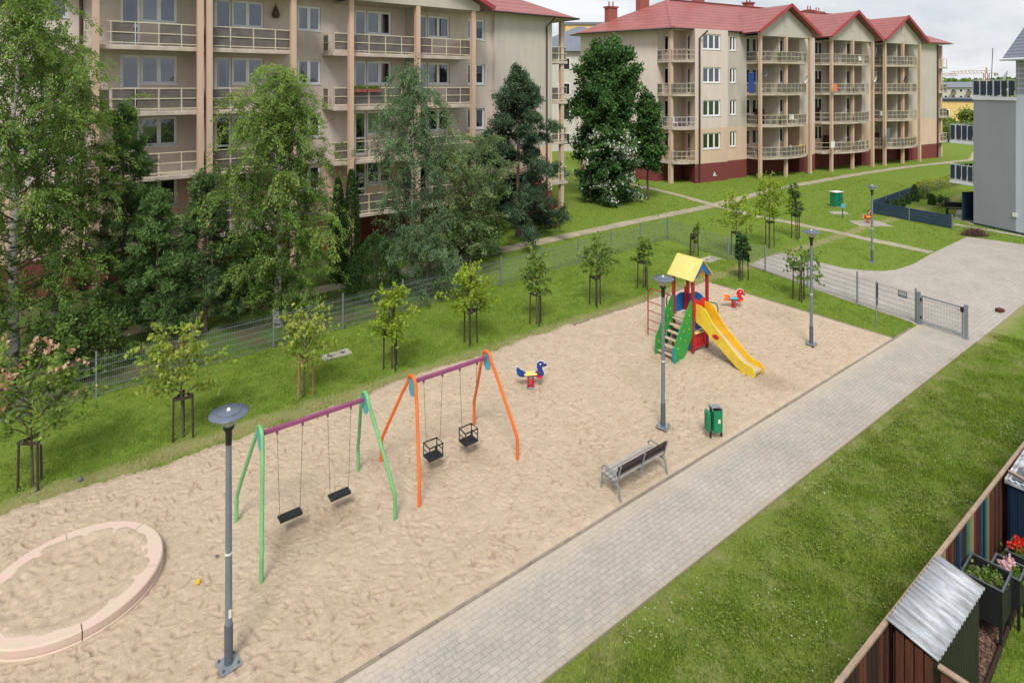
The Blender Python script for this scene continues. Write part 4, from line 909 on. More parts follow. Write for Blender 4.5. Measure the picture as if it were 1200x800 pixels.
def rack(root):
    b=MB(); b.tube([(-.45,-.25,0),(-.45,.0,.9),(-.45,.25,0)],.012,5); b.tube([(.45,-.25,0),(.45,0,.9),(.45,.25,0)],.012,5)
    for q in (-.25,-.1,.1,.25): b.tube([(-.45,q,.9),(.45,q,.9)],.008,5)
    b.build('frame',M['wht'],root); b=MB(); b.add([(-.35,-.26,.9),(.1,-.26,.9),(.1,-.26,1.45-.9),(-.35,-.26,.5)],[(0,1,2,3)]); b.add([(-.1,.11,.9),(.35,.11,.9),(.35,.11,.4),(-.1,.11,.45)],[(0,1,2,3)]); b.build('laundry',M['lampdisc'],root)
def cupboard(root):
    b=MB(); b.box(-.4,.4,-.2,.2,.04,1.5); b.build('body',M['w_brown'],root,.01); b=MB(); b.box(-.38,-.01,-.215,-.202,.06,1.47); b.box(.01,.38,-.215,-.202,.06,1.47); b.build('door',M['w_dark'],root)
rw=['lowest','second lowest','second highest','top']; by=['first','second','third']; rgc=random.Random(12)
for bi in range(3):
    pl=poles[bi]
    for k in range(4):
        for (nm,fn,cat,t) in (('potted_plant',pot_plant,'plant',-1.1),('drying_rack',rack,'drying rack',-.5),('balcony_chair',chair_set('wht'),'chair',-.7),('balcony_cupboard',cupboard,'cupboard',.9)):
            if rgc.random()<.75:
                s_=rgc.uniform(pl[0]+.5,pl[2]-.7); xx,yy=RW(s_,t); r_=empty(nm,(xx,yy,[1.82,4.93,8.0,11.09][k]+.17),THR+rgc.uniform(-.4,.4),'%s on the %s balcony of the %s gable bay'%({'potted_plant':'leafy plant in a clay pot','drying_rack':'white drying rack with washing','balcony_chair':'white plastic chair','balcony_cupboard':'brown cupboard'}[nm],rw[k],by[bi]),cat,'things kept on the far balconies'); fn(r_)
# ================================================================== GREY HOUSE AT RIGHT
def grey_house():
    P0=Vector((30.6,36.3,0)); P1=Vector((29.9,38.7,0)); d=(P1-P0).normalized(); ang=math.atan2(d.y,d.x)
    # local frame: x along wall away from camera, outward = -? (wall faces left)
    root=empty('apartment_house',(P0.x,P0.y,0),ang,'grey rendered house at the right edge with a tile roof and navy panelled balconies','house')
    L=(P1-P0).length; mb=MB()
    # x grows away; the yard side is +y (left of travel direction)
    mb.box(0,L,-2.6,0,-.05,8.05,5); mb.build('loggia_tower',wm(),root)
    mb=MB(); mb.box(-14,-.003,-11,-.02,-.05,10.5,6); mb.box(0.0,L+1.75,-11,-2.603,-.05,8.05,5); mb.build('wall',wm(),root)
    b=MB(); b.box(-14,-.05,-.02,.012,8.5,10.5); b.build('stone_cladding',M['greywall'],root)
    b=MB()
    for z in (8.8,9.1,9.4,9.7,10.0,10.3): b.box(-14,-.05,.0125,.016,z,z+.03)
    for i in range(20): b.box(-.2-i*.62,-.18-i*.62,.0125,.016,8.5,10.5)
    b.build('cladding_joint',M['railw'],root)
    r=MB(); X0,X1=-14.5,.45; r.add([(X0,.55,10.55),(X1,.55,10.55),(X1,-5.5,16.9),(X0,-5.5,16.9)],[(3,2,1,0)]); r.add([(X0,-11.5,10.55),(X1,-11.5,10.55),(X1,-5.5,16.9),(X0,-5.5,16.9)],[(0,1,2,3)])
    r.add([(X1,.55,10.5),(X1,-11.5,10.5),(X1,-5.5,16.87)],[(0,1,2)],1); r.add([(X0,.55,10.5),(X0,-11.5,10.5),(X0,-5.5,16.87)],[(2,1,0)],1); r.add([(X0,.55,10.49),(X1,.55,10.49),(X1,-11.5,10.49),(X0,-11.5,10.49)],[(0,1,2,3)],1)
    ro=r.build('roof',[M['roofgrey'],M['railw']],root)
    g=MB(); g.tube([(X0,.62,10.56),(X1,.62,10.56)],.075,8); g.build('gutter',M['railw'],ro)
    g=MB(); g.tube([(-.9,.62,10.5),(-.9,.08,10.1),(-.9,.08,0.1)],.06,8); g.build('downpipe',M['railw'],root)
    g=MB(); g.box(-.12,.14,.003,.06,1.0,1.25); g.build('meter_box',M['wht'],root)
    g=MB(); g.box(-14,-.003,-.021,-.006+.03,-.02,.12); g.box(0.0,L,.002,.02,-.02,.12); g.build('base_strip',M['navypanel'],root)
    # roof terrace railing on the tower
    def navyrail(x0,x1,y0,y1,z,name='balcony',slab=True,close=True):
        o=MB(); o.box(x0,x1,y0,y1,z-.16,z); s=o.build(name,M['railw'],root,.01)
        pts=[(x0+.04,y0+.05),(x0+.04,y1-.04),(x1-.04,y1-.04),(x1-.04,y0+.05)]
        railing(s,pts,z,1.12,M['railw'],M['navypanel'],lambda:True,rails=(.06,.16,1.0),step=.42,pw=.035)
        return s
    navyrail(-.05,L+.05,-2.6,.06,8.22)
    navyrail(L+.004,L+1.6,-2.6,.0,2.62); navyrail(L+.004,L+1.6,-2.6,0,5.28)
    g=MB(); g.box(L+.9,L+.98,-2.6,-.3,0,1.9); g.build('privacy_screen',M['fencenavy'],root)
    # terrace dish and rod
    return root,L,ang,P0
gh,ghL,gha,ghP=grey_house()
def ghw(x,y,z): c,s=math.cos(gha),math.sin(gha); return (ghP.x+x*c-y*s,ghP.y+x*s+y*c,z)
root=empty('satellite_dish',ghw(1.0,-.6,9.2),math.atan2(-1,-.6),'large pale satellite dish on the roof terrace of the grey house','satellite dish'); b=MB()
b.lathe([(0,.10),(.2,.07),(.42,0),(.43,0),(.2,.05),(0,.08)],(0,0,0),20); o=b.build('reflector',M['wht'],root); o.rotation_euler=(R(75),0,0); o.location=(0,0,.3)
b=MB(); b.tube([(0,0,-.95),(0,.02,.3)],.03,6); b.tube([(0,.0,.05),(0,-.45,.2)],.015,5); b.build('arm',M['black'],root)
root=empty('antenna_mast',ghw(2.5,-1.5,8.22),0,'thin leaning antenna mast behind the terrace rail','mast'); b=MB(); b.tube([(0,0,0),(.15,0,3.2)],.02,6); b.build('pole',M['black'],root); b=MB(); b.box(-.12,.12,-.05,.05,0,.04); b.build('foot',M['black'],root)
# ================================================================== FAR BACKGROUND
def simple_block(name,label,x,y,w,d,h,rz,wall,roofm,rh,rows,cols,cat='building',group=None,wz=None,hip=True):
    root=empty(name,(x,y,0),rz,label,cat,group); mb=MB(); mb.box(-w/2,w/2,-d/2,d/2,-.05,h); mb.build('wall',M[wall],root)
    r=MB(); e=.6; q=[(-w/2-e,-d/2-e,h),(w/2+e,-d/2-e,h),(w/2+e,d/2+e,h),(-w/2-e,d/2+e,h)]
    if rh>0:
        k=min(w,d)/2 if hip else 0
        if w>=d: t=[(-w/2+k,0,h+rh),(w/2-k,0,h+rh)]; r.add(q+t,[(0,1,5,4),(1,2,5),(2,3,4,5),(3,0,4)])
        else: t=[(0,-d/2+k,h+rh),(0,d/2-k,h+rh)]; r.add(q+t,[(0,1,4),(1,2,5,4),(2,3,5),(3,0,4,5)])
    else: r.box(-w/2-.2,w/2+.2,-d/2-.2,d/2+.2,h,h+.5)
    r.build('roof',M[roofm],root)
    for i in range(rows):
        for j in range(cols):
            cx=-w/2+w*(j+.5)/cols; cz=h*(i+.5)/rows; ww=w/cols*.22; hh=h/rows*.24
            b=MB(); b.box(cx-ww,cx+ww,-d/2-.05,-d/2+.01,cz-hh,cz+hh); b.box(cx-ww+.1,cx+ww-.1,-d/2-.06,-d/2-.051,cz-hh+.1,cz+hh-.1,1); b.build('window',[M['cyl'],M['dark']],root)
            if j%2==0 and rows>2 and w<40: b=MB(); b.box(cx-ww*1.6,cx+ww*1.6,-d/2-1.2,-d/2-.06,cz-hh-.5,cz-hh-.35); b.box(cx-ww*1.6,cx+ww*1.6,-d/2-1.2,-d/2-1.15,cz-hh-.35,cz-hh+.5,1); b.build('balcony',[M['slab'],M['panel']],root)
    return root
simple_block('apartment_building','grey roofed building seen in the gap between the two red roofed blocks',10,88,15,14,13.6,-.15,'pale','roofgrey',4.0,4,4)
simple_block('apartment_building','pale building with a yellow penthouse far behind the gap',14.2,118,8,8,20.5,0,'yellow_wall','roofgrey',0,6,2)
simple_block('commercial_hall','yellow hall with a dark band seen past the end of the far block',95,120,26,16,5.9,-.35,'yellow_wall','navypanel',0,1,4)
gfa='pale apartment houses on the skyline'
for i,(x,y,w,h,lab) in enumerate([(160,222,16,9.0,'pale far house nearest the yellow hall'),(200,268,22,9.1,'long pale far house left of the grey house balcony'),(176,246,14,9.4,'narrow pale far house above the yellow hall'),(232,305,26,9.6,'widest pale far house on the skyline'),(150,200,14,8.3,'low pale far house in front of the skyline row')]):
    simple_block('apartment_building',lab,x,y,w,12,h,-.6,'pale','roofgrey',1.1,4,7,group=gfa)
def crane(label,x,y,h,L,rz):
    root=empty('tower_crane',(x,y,0),rz,label,'crane','tower cranes on the skyline'); b=MB()
    for q in ((-1,-1),(1,-1),(1,1),(-1,1)): b.bar((q[0],q[1],0),(q[0],q[1],h),.3,.3)
    for i in range(int(h/3)): b.bar((-1,-1,i*3),(1,-1,i*3+3),.2,.2); b.bar((1,1,i*3),(-1,1,i*3+3),.2,.2)
    b.build('mast',M['crane'],root); b=MB(); b.bar((-L*.3,0,h),(L,0,h),.5,.3); b.bar((-L*.1,0,h+1.6),(L*.95,0,h+1.1),.3,.3)
    for i in range(int(L/2)): b.bar((i*2,0,h),(i*2+1,0,h+1.3),.18,.18)
    b.bar((0,0,h),(0,0,h+3.4),.5,.5); b.bar((0,0,h+3.4),(L*.7,0,h+1.4),.12,.12); b.build('jib',M['crane'],root); b=MB(); b.box(-L*.3,-L*.22,-.6,.6,h-1.6,h); b.build('counterweight',M['concrete'],root)
crane('nearer tower crane above the grey house terrace',278,350,16,19,2.9); crane('smaller far tower crane over the tree line',315,440,16,16,.2)
mb=MB()
def hill(n,x0,x1,y,h0,dy,m,name,label,seed):
    rg=np.random.default_rng(seed); C=[]
    for i in range(n):
        t=rg.random(); cx=x0+(x1-x0)*t; cy=y+dy*rg.random(); s=rg.uniform(2.5,5.5); hh=h0*(.72+.3*vn1(np.array([t*14]),np.array([.5]))[0])*rg.uniform(.55,1.0)
        k=70; P=rvec(rg,k)*np.array([s,s,s*.8])*rg.uniform(.6,1,(k,1))+np.array([cx,cy,hh-s*.5]); C.append(P)
    C=np.concatenate(C); foliage(name,C,2.0,.7,m,None,rg,kind='stuff',label=label,cat='woodland')
hill(520,300,640,520,19,60,'leaf_birch','far_woodland','hazy green wood along the skyline at the right',3)
hill(120,150,260,300,6.5,30,'leaf_shrub','far_woodland','tree belt before the pale far houses',4)
hill(300,-420,240,560,14,60,'leaf_birch','far_woodland','distant wood hidden behind the apartment blocks',5)
for i,(u,v,h,r,lab) in enumerate([(1120,150,2.0,1.2,'low bright green tree beside the yellow hall'),(1137,152,4.4,1.3,'tree left of the grey house balcony at mid height'),(1109,150,2.8,.9,'green tree just beyond the end balconies of the far block')]):
    x,y=(u-600)/700*(94+i*2),94+i*2; tree('broadleaf_tree',lab,'tree',x,y,h,r,pr_round,80+i,'leaf_young','bark',cb=.2,limbs=34,twigs=8,lpt=20,lsize=.26,aspect=.7,hl=.6,tr=.12,up=.7,spread=.3,group='trees by the yellow hall')
def car(label,x,y,rz,m='carwhite'):
    root=empty('parked_car',(x,y,0),rz,label,'car','cars parked beyond the far block')
    prof=[(-2.1,.35),(2.1,.35),(2.15,.75),(1.2,.92),(.6,1.42),(-1.1,1.45),(-1.8,.98),(-2.12,.9)]
    b=MB(); b.plate(prof,1.7,Matrix.Identity(4)); b.build('body',M[m],root,.06)
    b=MB(); b.plate([(1.08,.95),(.55,1.36),(-1.05,1.38),(-1.6,.98)],1.72,Matrix.Identity(4)); b.build('window',M['dark'],root)
    for x_ in (-1.35,1.35):
        for s in (-1,1):
            b=MB(); b.lathe([(.0,-.1),(.31,-.1),(.31,.1),(0,.1)],(0,0,0),16); w=b.build('wheel',M['black'],root); w.rotation_euler=(PI/2,0,0); w.location=(x_,s*.78,.31)
for i,(x,y,rz,lab) in enumerate([(66,101,.6,'white car parked furthest left past the end of the far block'),(71.5,104,.6,'white car parked in the middle beyond the lawn'),(77,107,.6,'white car parked nearest the grey house beyond the lawn')]): car(lab,x,y,rz)
car('silver car parked in the gap between the two blocks',11.0,79.5,.1)
# ================================================================== FENCES
def wire_fence(label,p0,p1,step,group,skip=None,h=1.2,pm='galv',sp=.05):
    d=Vector((p1[0]-p0[0],p1[1]-p0[1],0)); L=d.length; ang=math.atan2(d.y,d.x); root=empty('wire_fence',(p0[0],p0[1],0),ang,label,'fence',group)
    n=round(L/step); s=L/n
    pb=MB(); pb.box(-.02,.02,-.03,.03,-.1,h+.1); pb.box(-.024,.024,-.034,.034,h+.1,h+.115)
    p=pb.build('post',M[pm],root); p.location=(0,0,0)
    w=MB()
    def wire(a_,b_,r=.0019):
        w.bar(a_,b_,r*2,r*2)
    k=int(s/sp); H=h-.06
    for i in range(1,k): x=i*s/k; wire((x,0,.04),(x,0,h))
    for z in np.arange(.06,h,.2): wire((.03,0,z),(s-.03,0,z),.003); wire((.03,.006,z+.012),(s-.03,.006,z+.012),.003)
    wp=w.build('wire_panel',M['galv'],root)
    for i in range(n+1):
        if i>0: q=p.copy(); COL.objects.link(q); q.location=(i*s,0,0); q.parent=root
        if 0<i<n: q=wp.copy(); COL.objects.link(q); q.location=(i*s,0,0); q.parent=root
    return root
gf='wire mesh fence runs around the playground'
wire_fence('long grey wire mesh fence run behind the saplings from the left edge to the corner',W(-9.2,20.5),W(28.3,22.4),2.5,gf)
wire_fence('short wire mesh fence run from the corner to the gate across the driveway tip',W(28.3,22.4),W(25.83,8.85),2.45,gf)
# gate
x,y=W(25.79,8.73); x2,y2=W(25.56,7.20); root=empty('gate',(x,y,0),math.atan2(y2-y,x2-x),'closed grey metal gate with mesh across the paved path','gate'); L=math.hypot(x2-x,y2-y)
for xx in (0,L): b=MB(); b.box(xx-.05,xx+.05,-.05,.05,0,1.22); b.box(xx-.055,xx+.055,-.055,.055,1.22,1.235); b.box(xx-.09,xx+.09,-.09,.09,.055,.07); b.build('post',M['galv'],root,.004)
b=MB(); b.box(.09,L-.09,-.02,.02,1.08,1.13); b.box(.09,L-.09,-.02,.02,.12,.16); b.box(.09,.13,-.02,.02,.16,1.08); b.box(L-.13,L-.09,-.02,.02,.16,1.08); fr=b.build('gate_frame',M['galv'],root,.003)
b=MB()
for i in range(27): q=.13+(L-.26)*i/26; b.bar((q,0,.16),(q,0,1.08),.006,.006)
for i in range(6): b.bar((.13,0,.2+i*.16),(L-.13,0,.2+i*.16),.007,.007)
b.build('wire_infill',M['galv'],fr)
b=MB(); b.box(L-.16,L-.07,-.045,.045,.95,1.12); b.tube([(L-.12,-.09,1.0),(L-.26,-.09,1.0)],.01,6); b.build('lock',M['black'],fr)
b=MB(); b.box(.05,.10,-.03,.03,.9,1.02); b.box(.05,.10,-.03,.03,.25,.34); b.build('hinge',M['black'],root)
# fence plaque
x,y=W(25.92,9.33); root=empty('notice_plate',(x,y,.95),math.atan2(y2-y,x2-x),'small grey notice plate wired to the fence beside the gate','sign'); b=MB(); b.box(-.17,.17,-.012,-.006,-.13,.13); b.build('plate',M['lampdisc'],root,.002)
b=MB(); [b.box(-.14,.14,-.0145,-.0125,z,z+.015) for z in (.07,.03,-.01,-.05)]; b.build('lettering',M['wht'],root)
# rules sign by the sand corner
x,y=W(24.16,9.56); root=empty('notice_sign',(x,y,0),R(66),'narrow grey notice board seen almost edge on beside the sand corner','sign'); b=MB(); b.tube([(0,0,-.05),(0,0,1.72)],.022,8); b.build('pole',M['galv'],root)
b=MB(); b.box(-.2,.2,-.035,-.025,1.12,1.7); b.build('board',M['signback'],root,.004); b=MB(); b.box(-.13,.13,-.035,-.025,.86,1.07); b.build('board',M['signback'],root,.004)
b=MB(); [b.box(-.15,.15,-.0385,-.0355,z,z+.02) for z in (1.6,1.53,1.46,1.39,1.32,1.25)]; b.build('lettering',M['wht'],root)
# ================================================================== LAMPS
def lamp(label,x,y,full=True):
    root=empty('street_lamp',(x,y,.115 if full else .0),random.uniform(0,.5)+TH,label,'street lamp','park lamps along the playground')
    b=MB(); b.box(-.15,.15,-.15,.15,.0,.03); b.build('base_plate',M['galv'],root,.006)
    b=MB(); [b.tube([(sx*.11,sy*.11,.03),(sx*.11,sy*.11,.065)],.016,6) for sx in (-1,1) for sy in (-1,1)]; b.build('bolt',M['poledark'],root)
    b=MB(); b.tube([(0,0,.03),(0,0,.62)],.062,14); b.build('lower_post',M['poledark'],root)
    b=MB(); b.tube([(0,0,.62),(0,0,3.42)],[.052,.043],14); b.build('post',M['polegrey'],root)
    b=MB(); b.tube([(0,0,1.70),(0,0,1.73)],.054,14); b.box(-.02,.02,-.064,-.058,.75,.88); b.build('label_band',M['wht'],root)
    b=MB(); b.tube([(0,0,3.38),(0,0,3.60)],[.046,.05],12); b.lathe([(.05,3.58),(.075,3.62),(.085,3.66),(0,3.66)],(0,0,0),16); b.build('collar',M['black'],root)
    b=MB(); b.lathe([(.06,3.655),(.12,3.72),(.185,3.84)],(0,0,0),24); b.build('bowl',M['bowl'],root)
    b=MB(); b.tube([(0,0,3.66),(0,0,3.80)],[.035,.03],10); b.build('bulb',M['wht'],root)
    b=MB(); b.lathe([(0,3.835),(.19,3.835),(.275,3.845),(.285,3.855),(.275,3.868),(.18,3.885),(.165,3.897),(.06,3.905),(0,3.908)],(0,0,0),40); h=b.build('shade',M['lampdisc'],root)
    b=MB(); b.lathe([(.0,3.94),(.02,3.935),(.03,3.905)],(0,0,0),12); b.build('knob',M['wht'],h); b=MB(); b.lathe([(.168,3.8965),(.176,3.8985),(.184,3.889)],(0,0,0),36); b.build('ring',M['poledark'],h); return root
for i,(a,b_,lab) in enumerate([(2.05,9.94,'nearest and tallest looking lamp, standing in front of the green swing'),(12.51,10.05,'lamp in the middle of the sand beside the slide tower'),(20.57,10.19,'lamp at the far corner of the sand near the gate'),(32.97,13.25,'most distant lamp, on the lawn beyond the driveway')]):
    x,y=W(a,b_); lamp(lab,x,y,i<3)
# ================================================================== SWINGS
def swing(label,a0f,a1f,a0t,a1t,b0,b1,m,kind):
    bc=(b0+b1)/2; x,y=W((a0f+a1f)/2,bc); root=empty('swing_set',(x,y,0),TH,label,'swing','swing sets'); ac=(a0f+a1f)/2; hw=(b1-b0)/2
    for af,at in ((a0f,a0t),(a1f,a1t)):
        f=af-ac; t=at-ac; pts=[(f,-hw,-.05),(f,-hw,.3),(f,-hw,.52),(f+(t-f)*.06,-hw*.985,.64)]
        for k in range(1,5): q=k/5; pts.append((f+(t-f)*q,-hw+(hw-.20)*q,.6+q*1.6))
        for k in range(9):
            th=PI-PI*k/8; pts.append((t,.18*math.cos(th),2.19+.18*math.sin(th)))
        pts+=[(p[0],-p[1],p[2]) for p in pts[:8]][::-1]
        b=MB(); b.tube(pts,.038,10); b.build('side_frame',M[m],root)
        b=MB(); n=20; b.plate([(.15*math.cos(2*PI*i/n),2.12+.21*math.sin(2*PI*i/n)) for i in range(n)],.02,Matrix.Translation((t,0,0))@Matrix.Rotation(PI/2,4,'Z')); b.build('end_disc',M['teal'],root)
    b=MB(); b.bar((a0t-ac+.04,0,2.23),(a1t-ac-.04,0,2.23),.08,.08); b.build('crossbeam',M['purple'],root,.01)
    span=a1t-a0t
    for s in ((-.235,.235)):
        c=(a0t+a1t)/2-ac+s*span
        # the seat hangs from the beam but moves on its own: part of the set
        if kind=='flat':
            so=MB(); so.box(c-.22,c+.22,-.09,.09,.40,.435); so.box(c-.22,c+.22,-.095,-.085,.38,.44); so.box(c-.22,c+.22,.085,.095,.38,.44); seat=so.build('seat',M['black'],root,.012); zc=.45; w=.20
        else:
            so=MB(); so.box(c-.19,c+.19,-.15,.15,.33,.37)
            for sx in (-1,1):
                for sy in (-1,1): so.tube([(c+sx*.175,sy*.14,.36),(c+sx*.175,sy*.14,.64)],.014,6)
            so.box(c-.03,c+.03,-.152,-.13,.37,.63)
            so.tube([(c-.18,-.145,.64),(c+.18,-.145,.64),(c+.18,.145,.64),(c-.18,.145,.64),(c-.18,-.145,.64)],.018,6)
            so.tube([(c-.175,-.14,.5),(c-.175,.14,.5)],.012,6); so.tube([(c+.175,-.14,.5),(c+.175,.14,.5)],.012,6)
            seat=so.build('seat',M['black'],root,.006); zc=.64; w=.18
        for sx in (-1,1):
            ch=MB(); n=44; top=(c+sx*.25,0,2.17); bot=(c+sx*w,0,zc)
            for i in range(n):
                p=Vector(top).lerp(Vector(bot),i/n); q=Vector(top).lerp(Vector(bot),(i+.9)/n); ch.bar(p,q,.012 if i%2 else .004,.004 if i%2 else .012,up=(0,1,0))
            ch.build('chain',M['chain'],seat)
            hb=MB(); hb.tube([(c+sx*.25,0,2.19),(c+sx*.25,0,2.12)],.025,8); hb.build('hanger',M['purple'],root)
    return root
swing('green framed swing set with two flat black seats',2.865,5.48,3.08,5.24,11.26,13.17,'green','flat')
swing('orange framed swing set with two black toddler cage seats',6.07,8.70,6.39,8.47,11.32,13.2,'orange','baby')
# ================================================================== SANDPIT RING
def ring():
    cx,cy=(-7.80,10.62); root=empty('sandpit_ring',(cx,cy,0),0,'low round pink and beige concrete sandpit rim at the bottom left','sandpit'); ro,ri,h=1.38,1.02,.27
    for k in range(6):
        a0=2*PI*k/6+.2; a1=a0+2*PI/6-.012; n=14; prof=[(ro+.01,-.05),(ro+.01,.10),(ro-.012,.115),(ro-.012,.13),(ro,.14),(ro,h-.02),(ro-.02,h),(ri+.03,h),(ri,h-.03),(ri,-.05)]
        vs=[];fs=[];m=len(prof)
        for i in range(n+1):
            t=a0+(a1-a0)*i/n
            for r,z in prof: vs.append((r*math.cos(t),r*math.sin(t),z))
        for i in range(n):
            for j in range(m-1): fs.append((i*m+j,(i+1)*m+j,(i+1)*m+j+1,i*m+j+1))
        b=MB(); b.add(vs,fs); b.add(vs[:m],[tuple(range(m))]); b.add(vs[-m:],[tuple(range(m))[::-1]]); b.build('rim_segment',M['rim'],root)
    # raised sand inside
    n=90; g=np.linspace(-1.26,1.26,n); X,Y=np.meshgrid(g,g,indexing='ij'); r=np.hypot(X,Y)
    rg=np.random.default_rng(8); Z=.235+.05*(vn1(X*2+9,Y*2+9)-.5)
    for i in range(330):
        c=rg.uniform(-1.2,1.2,2); th=rg.uniform(0,PI); u=((X-c[0])*math.cos(th)+(Y-c[1])*math.sin(th))/rg.uniform(.07,.13); v=(-(X-c[0])*math.sin(th)+(Y-c[1])*math.cos(th))/.045; q=u*u+v*v; dd=rg.uniform(.008,.03)
        Z+=-dd*np.exp(-q)+dd*.45*np.exp(-(np.sqrt(q)-1.7)**2*2.2)
    Z=np.clip(Z,.12,.27); w_=np.clip((r-.95)/.1,0,1); TQ=np.clip(.62+(Z-.235)*14,.3,1).reshape(-1); Z=Z*(1-w_)+w_*(.278+.03*(vn2(X*6,Y*6)-.45)); Z-=.5*np.clip(r-1.14-.08*(vn1(X*3,Y*3)-.3),0,1); V=np.stack([X,Y,Z],-1).reshape(-1,3); I=np.arange(n*n).reshape(n,n); F=np.stack([I[:-1,:-1],I[1:,:-1],I[1:,1:],I[:-1,1:]],-1).reshape(-1,4)  # TQ paints shade into the pit dents by their depth
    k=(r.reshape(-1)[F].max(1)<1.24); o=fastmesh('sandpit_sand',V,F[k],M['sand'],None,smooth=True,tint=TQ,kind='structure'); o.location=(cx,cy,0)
ring()
# ================================================================== PLAY TOWER
def play_tower():
    A0,B0,S=16.77,12.24,.78; x,y=W(A0,B0); root=empty('play_tower',(x,y,0),TH,'climbing tower with yellow pitched roof, green stairs, red ladder and yellow slide','play tower')
    # local: x along a, y along b
    for (px,py) in ((0,0),(S,0),(0,S),(S,S)):
        b=MB(); b.box(px-.045,px+.045,py-.045,py+.045,.12,2.62); b.build('post',M['postred'],root,.008)
        b=MB(); b.box(px-.035,px+.035,py-.035,py+.035,-.05,.119); b.build('post_foot',M['poledark'],root)
    b=MB(); 
    for i in range(6): b.box(-.04,S+.04,.055+i*.115,.16+i*.115,1.13,1.17)
    b.build('platform',M['tread'],root)
    # roof: ridge along y
    xm=S/2; r=MB(); y0,y1=-.14,S+.14
    for s in (-1,1):
        e=(xm+s*.56,2.52); q=[(xm,y0,3.14),(e[0],y0,e[1]),(e[0],y1,e[1]),(xm,y1,3.14)]; nn=Vector((s*.74,0,.67))*.025
        q2=[tuple(Vector(p)+nn) for p in q]; r.add(q+q2,[(0,1,2,3),(7,6,5,4),(0,4,5,1),(1,5,6,2),(2,6,7,3),(3,7,4,0)])
    r.build('roof',M['cream'],root,.004)
    for yy,mm in ((y0+.06,'pblue'),(y1-.06,'pblue')):
        b=MB(); b.plate([(xm-.47,2.60),(xm-.28,2.60),(xm,2.86),(xm+.28,2.60),(xm+.47,2.60),(xm,3.09)],.02,Matrix.Translation((0,yy,0))); b.build('gable_board',M[mm],root)
    b=MB(); b.plate([(-.1,2.56),(.1,2.56),(0,2.72)],.02,Matrix.Translation((xm+.1,.02,.02))); b.build('roof_brace',M['porange'],root)
    def wavy(w0,w1,z0,z1,amp,n=10): return [(w0,z0),(w1,z0)]+[(w1+(w0-w1)*i/n,z1+amp*math.sin(PI*i/n)) for i in range(n+1)]
    rotZ=Matrix.Rotation(PI/2,4,'Z')
    b=MB(); b.plate(wavy(.05,S-.05,1.20,1.72,.10),.025,Matrix.Translation((0,S,0))); b.build('side_panel',M['pblue'],root)       # +b side
    b=MB(); b.plate(wavy(.05,S-.05,1.20,1.70,.16),.025,Matrix.Translation((S,0,0))@rotZ); b.build('side_panel',M['pblue'],root)  # +a side
    # red slide portal on -b side, red boards by the back post
    por=[(.05,1.19),(.12,1.19),(.12,1.35),(.30,1.50),(S-.30,1.50),(S-.10,1.42),(S-.10,1.19),(S-.05,1.19),(S-.05,1.78),(S-.2,1.84),(S/2,1.74),(.2,1.84),(.05,1.9)]
    b=MB(); b.plate(por,.03,Matrix.Translation((0,-.0,0))); b.build('slide_portal',M['pred'],root)
    b=MB(); b.plate(wavy(-.13,.13,1.19,1.98,.06),.025,Matrix.Translation((S-.12,S-.05,0))); b.build('side_panel',M['pred'],root)
    # lower play panels
    b=MB(); b.plate([(.05,.22),(S-.05,.22),(S-.05,.72),(.05,.72)],.025,Matrix.Translation((0,-.01,0))); lp=b.build('play_panel',M['pred'],root)
    b=MB(); 
    for z in (.33,.43,.53,.61): b.box(.2+.05*math.sin(z*30),.58,-.034,-.0235,z,z+.018)
    b.box(.2,.22,-.034,-.0235,.33,.62); b.box(.56,.58,-.034,-.0235,.33,.62); b.build('maze_groove',M['postred'],lp)
    b=MB(); b.box(.03,S+.02,-.10,.03,.735,.765); b.build('counter',M['cream'],root,.005)
    b=MB(); b.plate([(.06,.78),(S-.06,.78),(S-.06,.95),(.45,1.02),(.30,1.12),(.06,1.12)],.02,Matrix.Translation((0,.05,0))); b.build('play_panel',M['pblue'],root)
    b=MB(); b.box(.18,.24,.028,.038,.9,.97); b.build('peep_hole',M['black'],root)
    b=MB(); b.plate([(.05,.2),(S-.05,.2),(S-.05,.7),(.05,.7)],.025,Matrix.Translation((-.0,0,0))@rotZ); b.build('play_panel',M['pblue'],root)
    b=MB(); b.box(-.06,.0,.03,S,.715,.74); b.build('counter',M['cream'],root,.005)
    # stairs on -a side
    for yy in (.045,S-.045):
        o=[(-.02,.70),(-.02,1.74),(-.08,1.86),(-.16,1.80),(-.30,1.60),(-.45,1.42),(-.56,1.20),(-.70,1.04),(-.80,.84),(-.94,.66),(-.97,.34),(-.97,.0),(-.60,.0),(-.48,.10),(-.20,.44)]
        b=MB(); b.plate(o,.03,Matrix.Translation((0,yy+(.04 if yy>.4 else -.04),0))); st=b.build('stair_side',M['pgreen'],root,.004)
        b=MB(); 
        sg=-1 if yy<.4 else -1
        for (hx,hz) in ((-.2,1.4),(-.34,1.18),(-.5,.95),(-.66,.75),(-.22,.95),(-.42,.62),(-.8,.45)): 
            n=8; b.plate([(hx+.018*math.cos(2*PI*i/n),hz+.032*math.sin(2*PI*i/n)) for i in range(n)],.034,Matrix.Translation((0,yy+(.04 if yy>.4 else -.04),0)))
        b.build('stair_cutout',M['cream'],st)
    for i in range(6):
        xx=-.88+i*.15; z=.14+i*.185; b=MB(); b.box(xx,xx+.14,.03,S-.03,z,z+.03); b.build('tread',M['tread'],root)
    b=MB(); b.box(-1.0,-.972,-.07,.07,.0,.52); b.build('end_board',M['pteal'],root,.004)
    # slide on -b side
    xl,xr=.15,.63
    cl=[(-.02,1.17),(-.28,1.12),(-.55,.93),(-1.55,.28),(-1.80,.20),(-2.08,.20)]
    b=MB(); vs=[]
    for (yy,z) in cl: vs+=[(xl+.02,yy,z),(xr-.02,yy,z)]
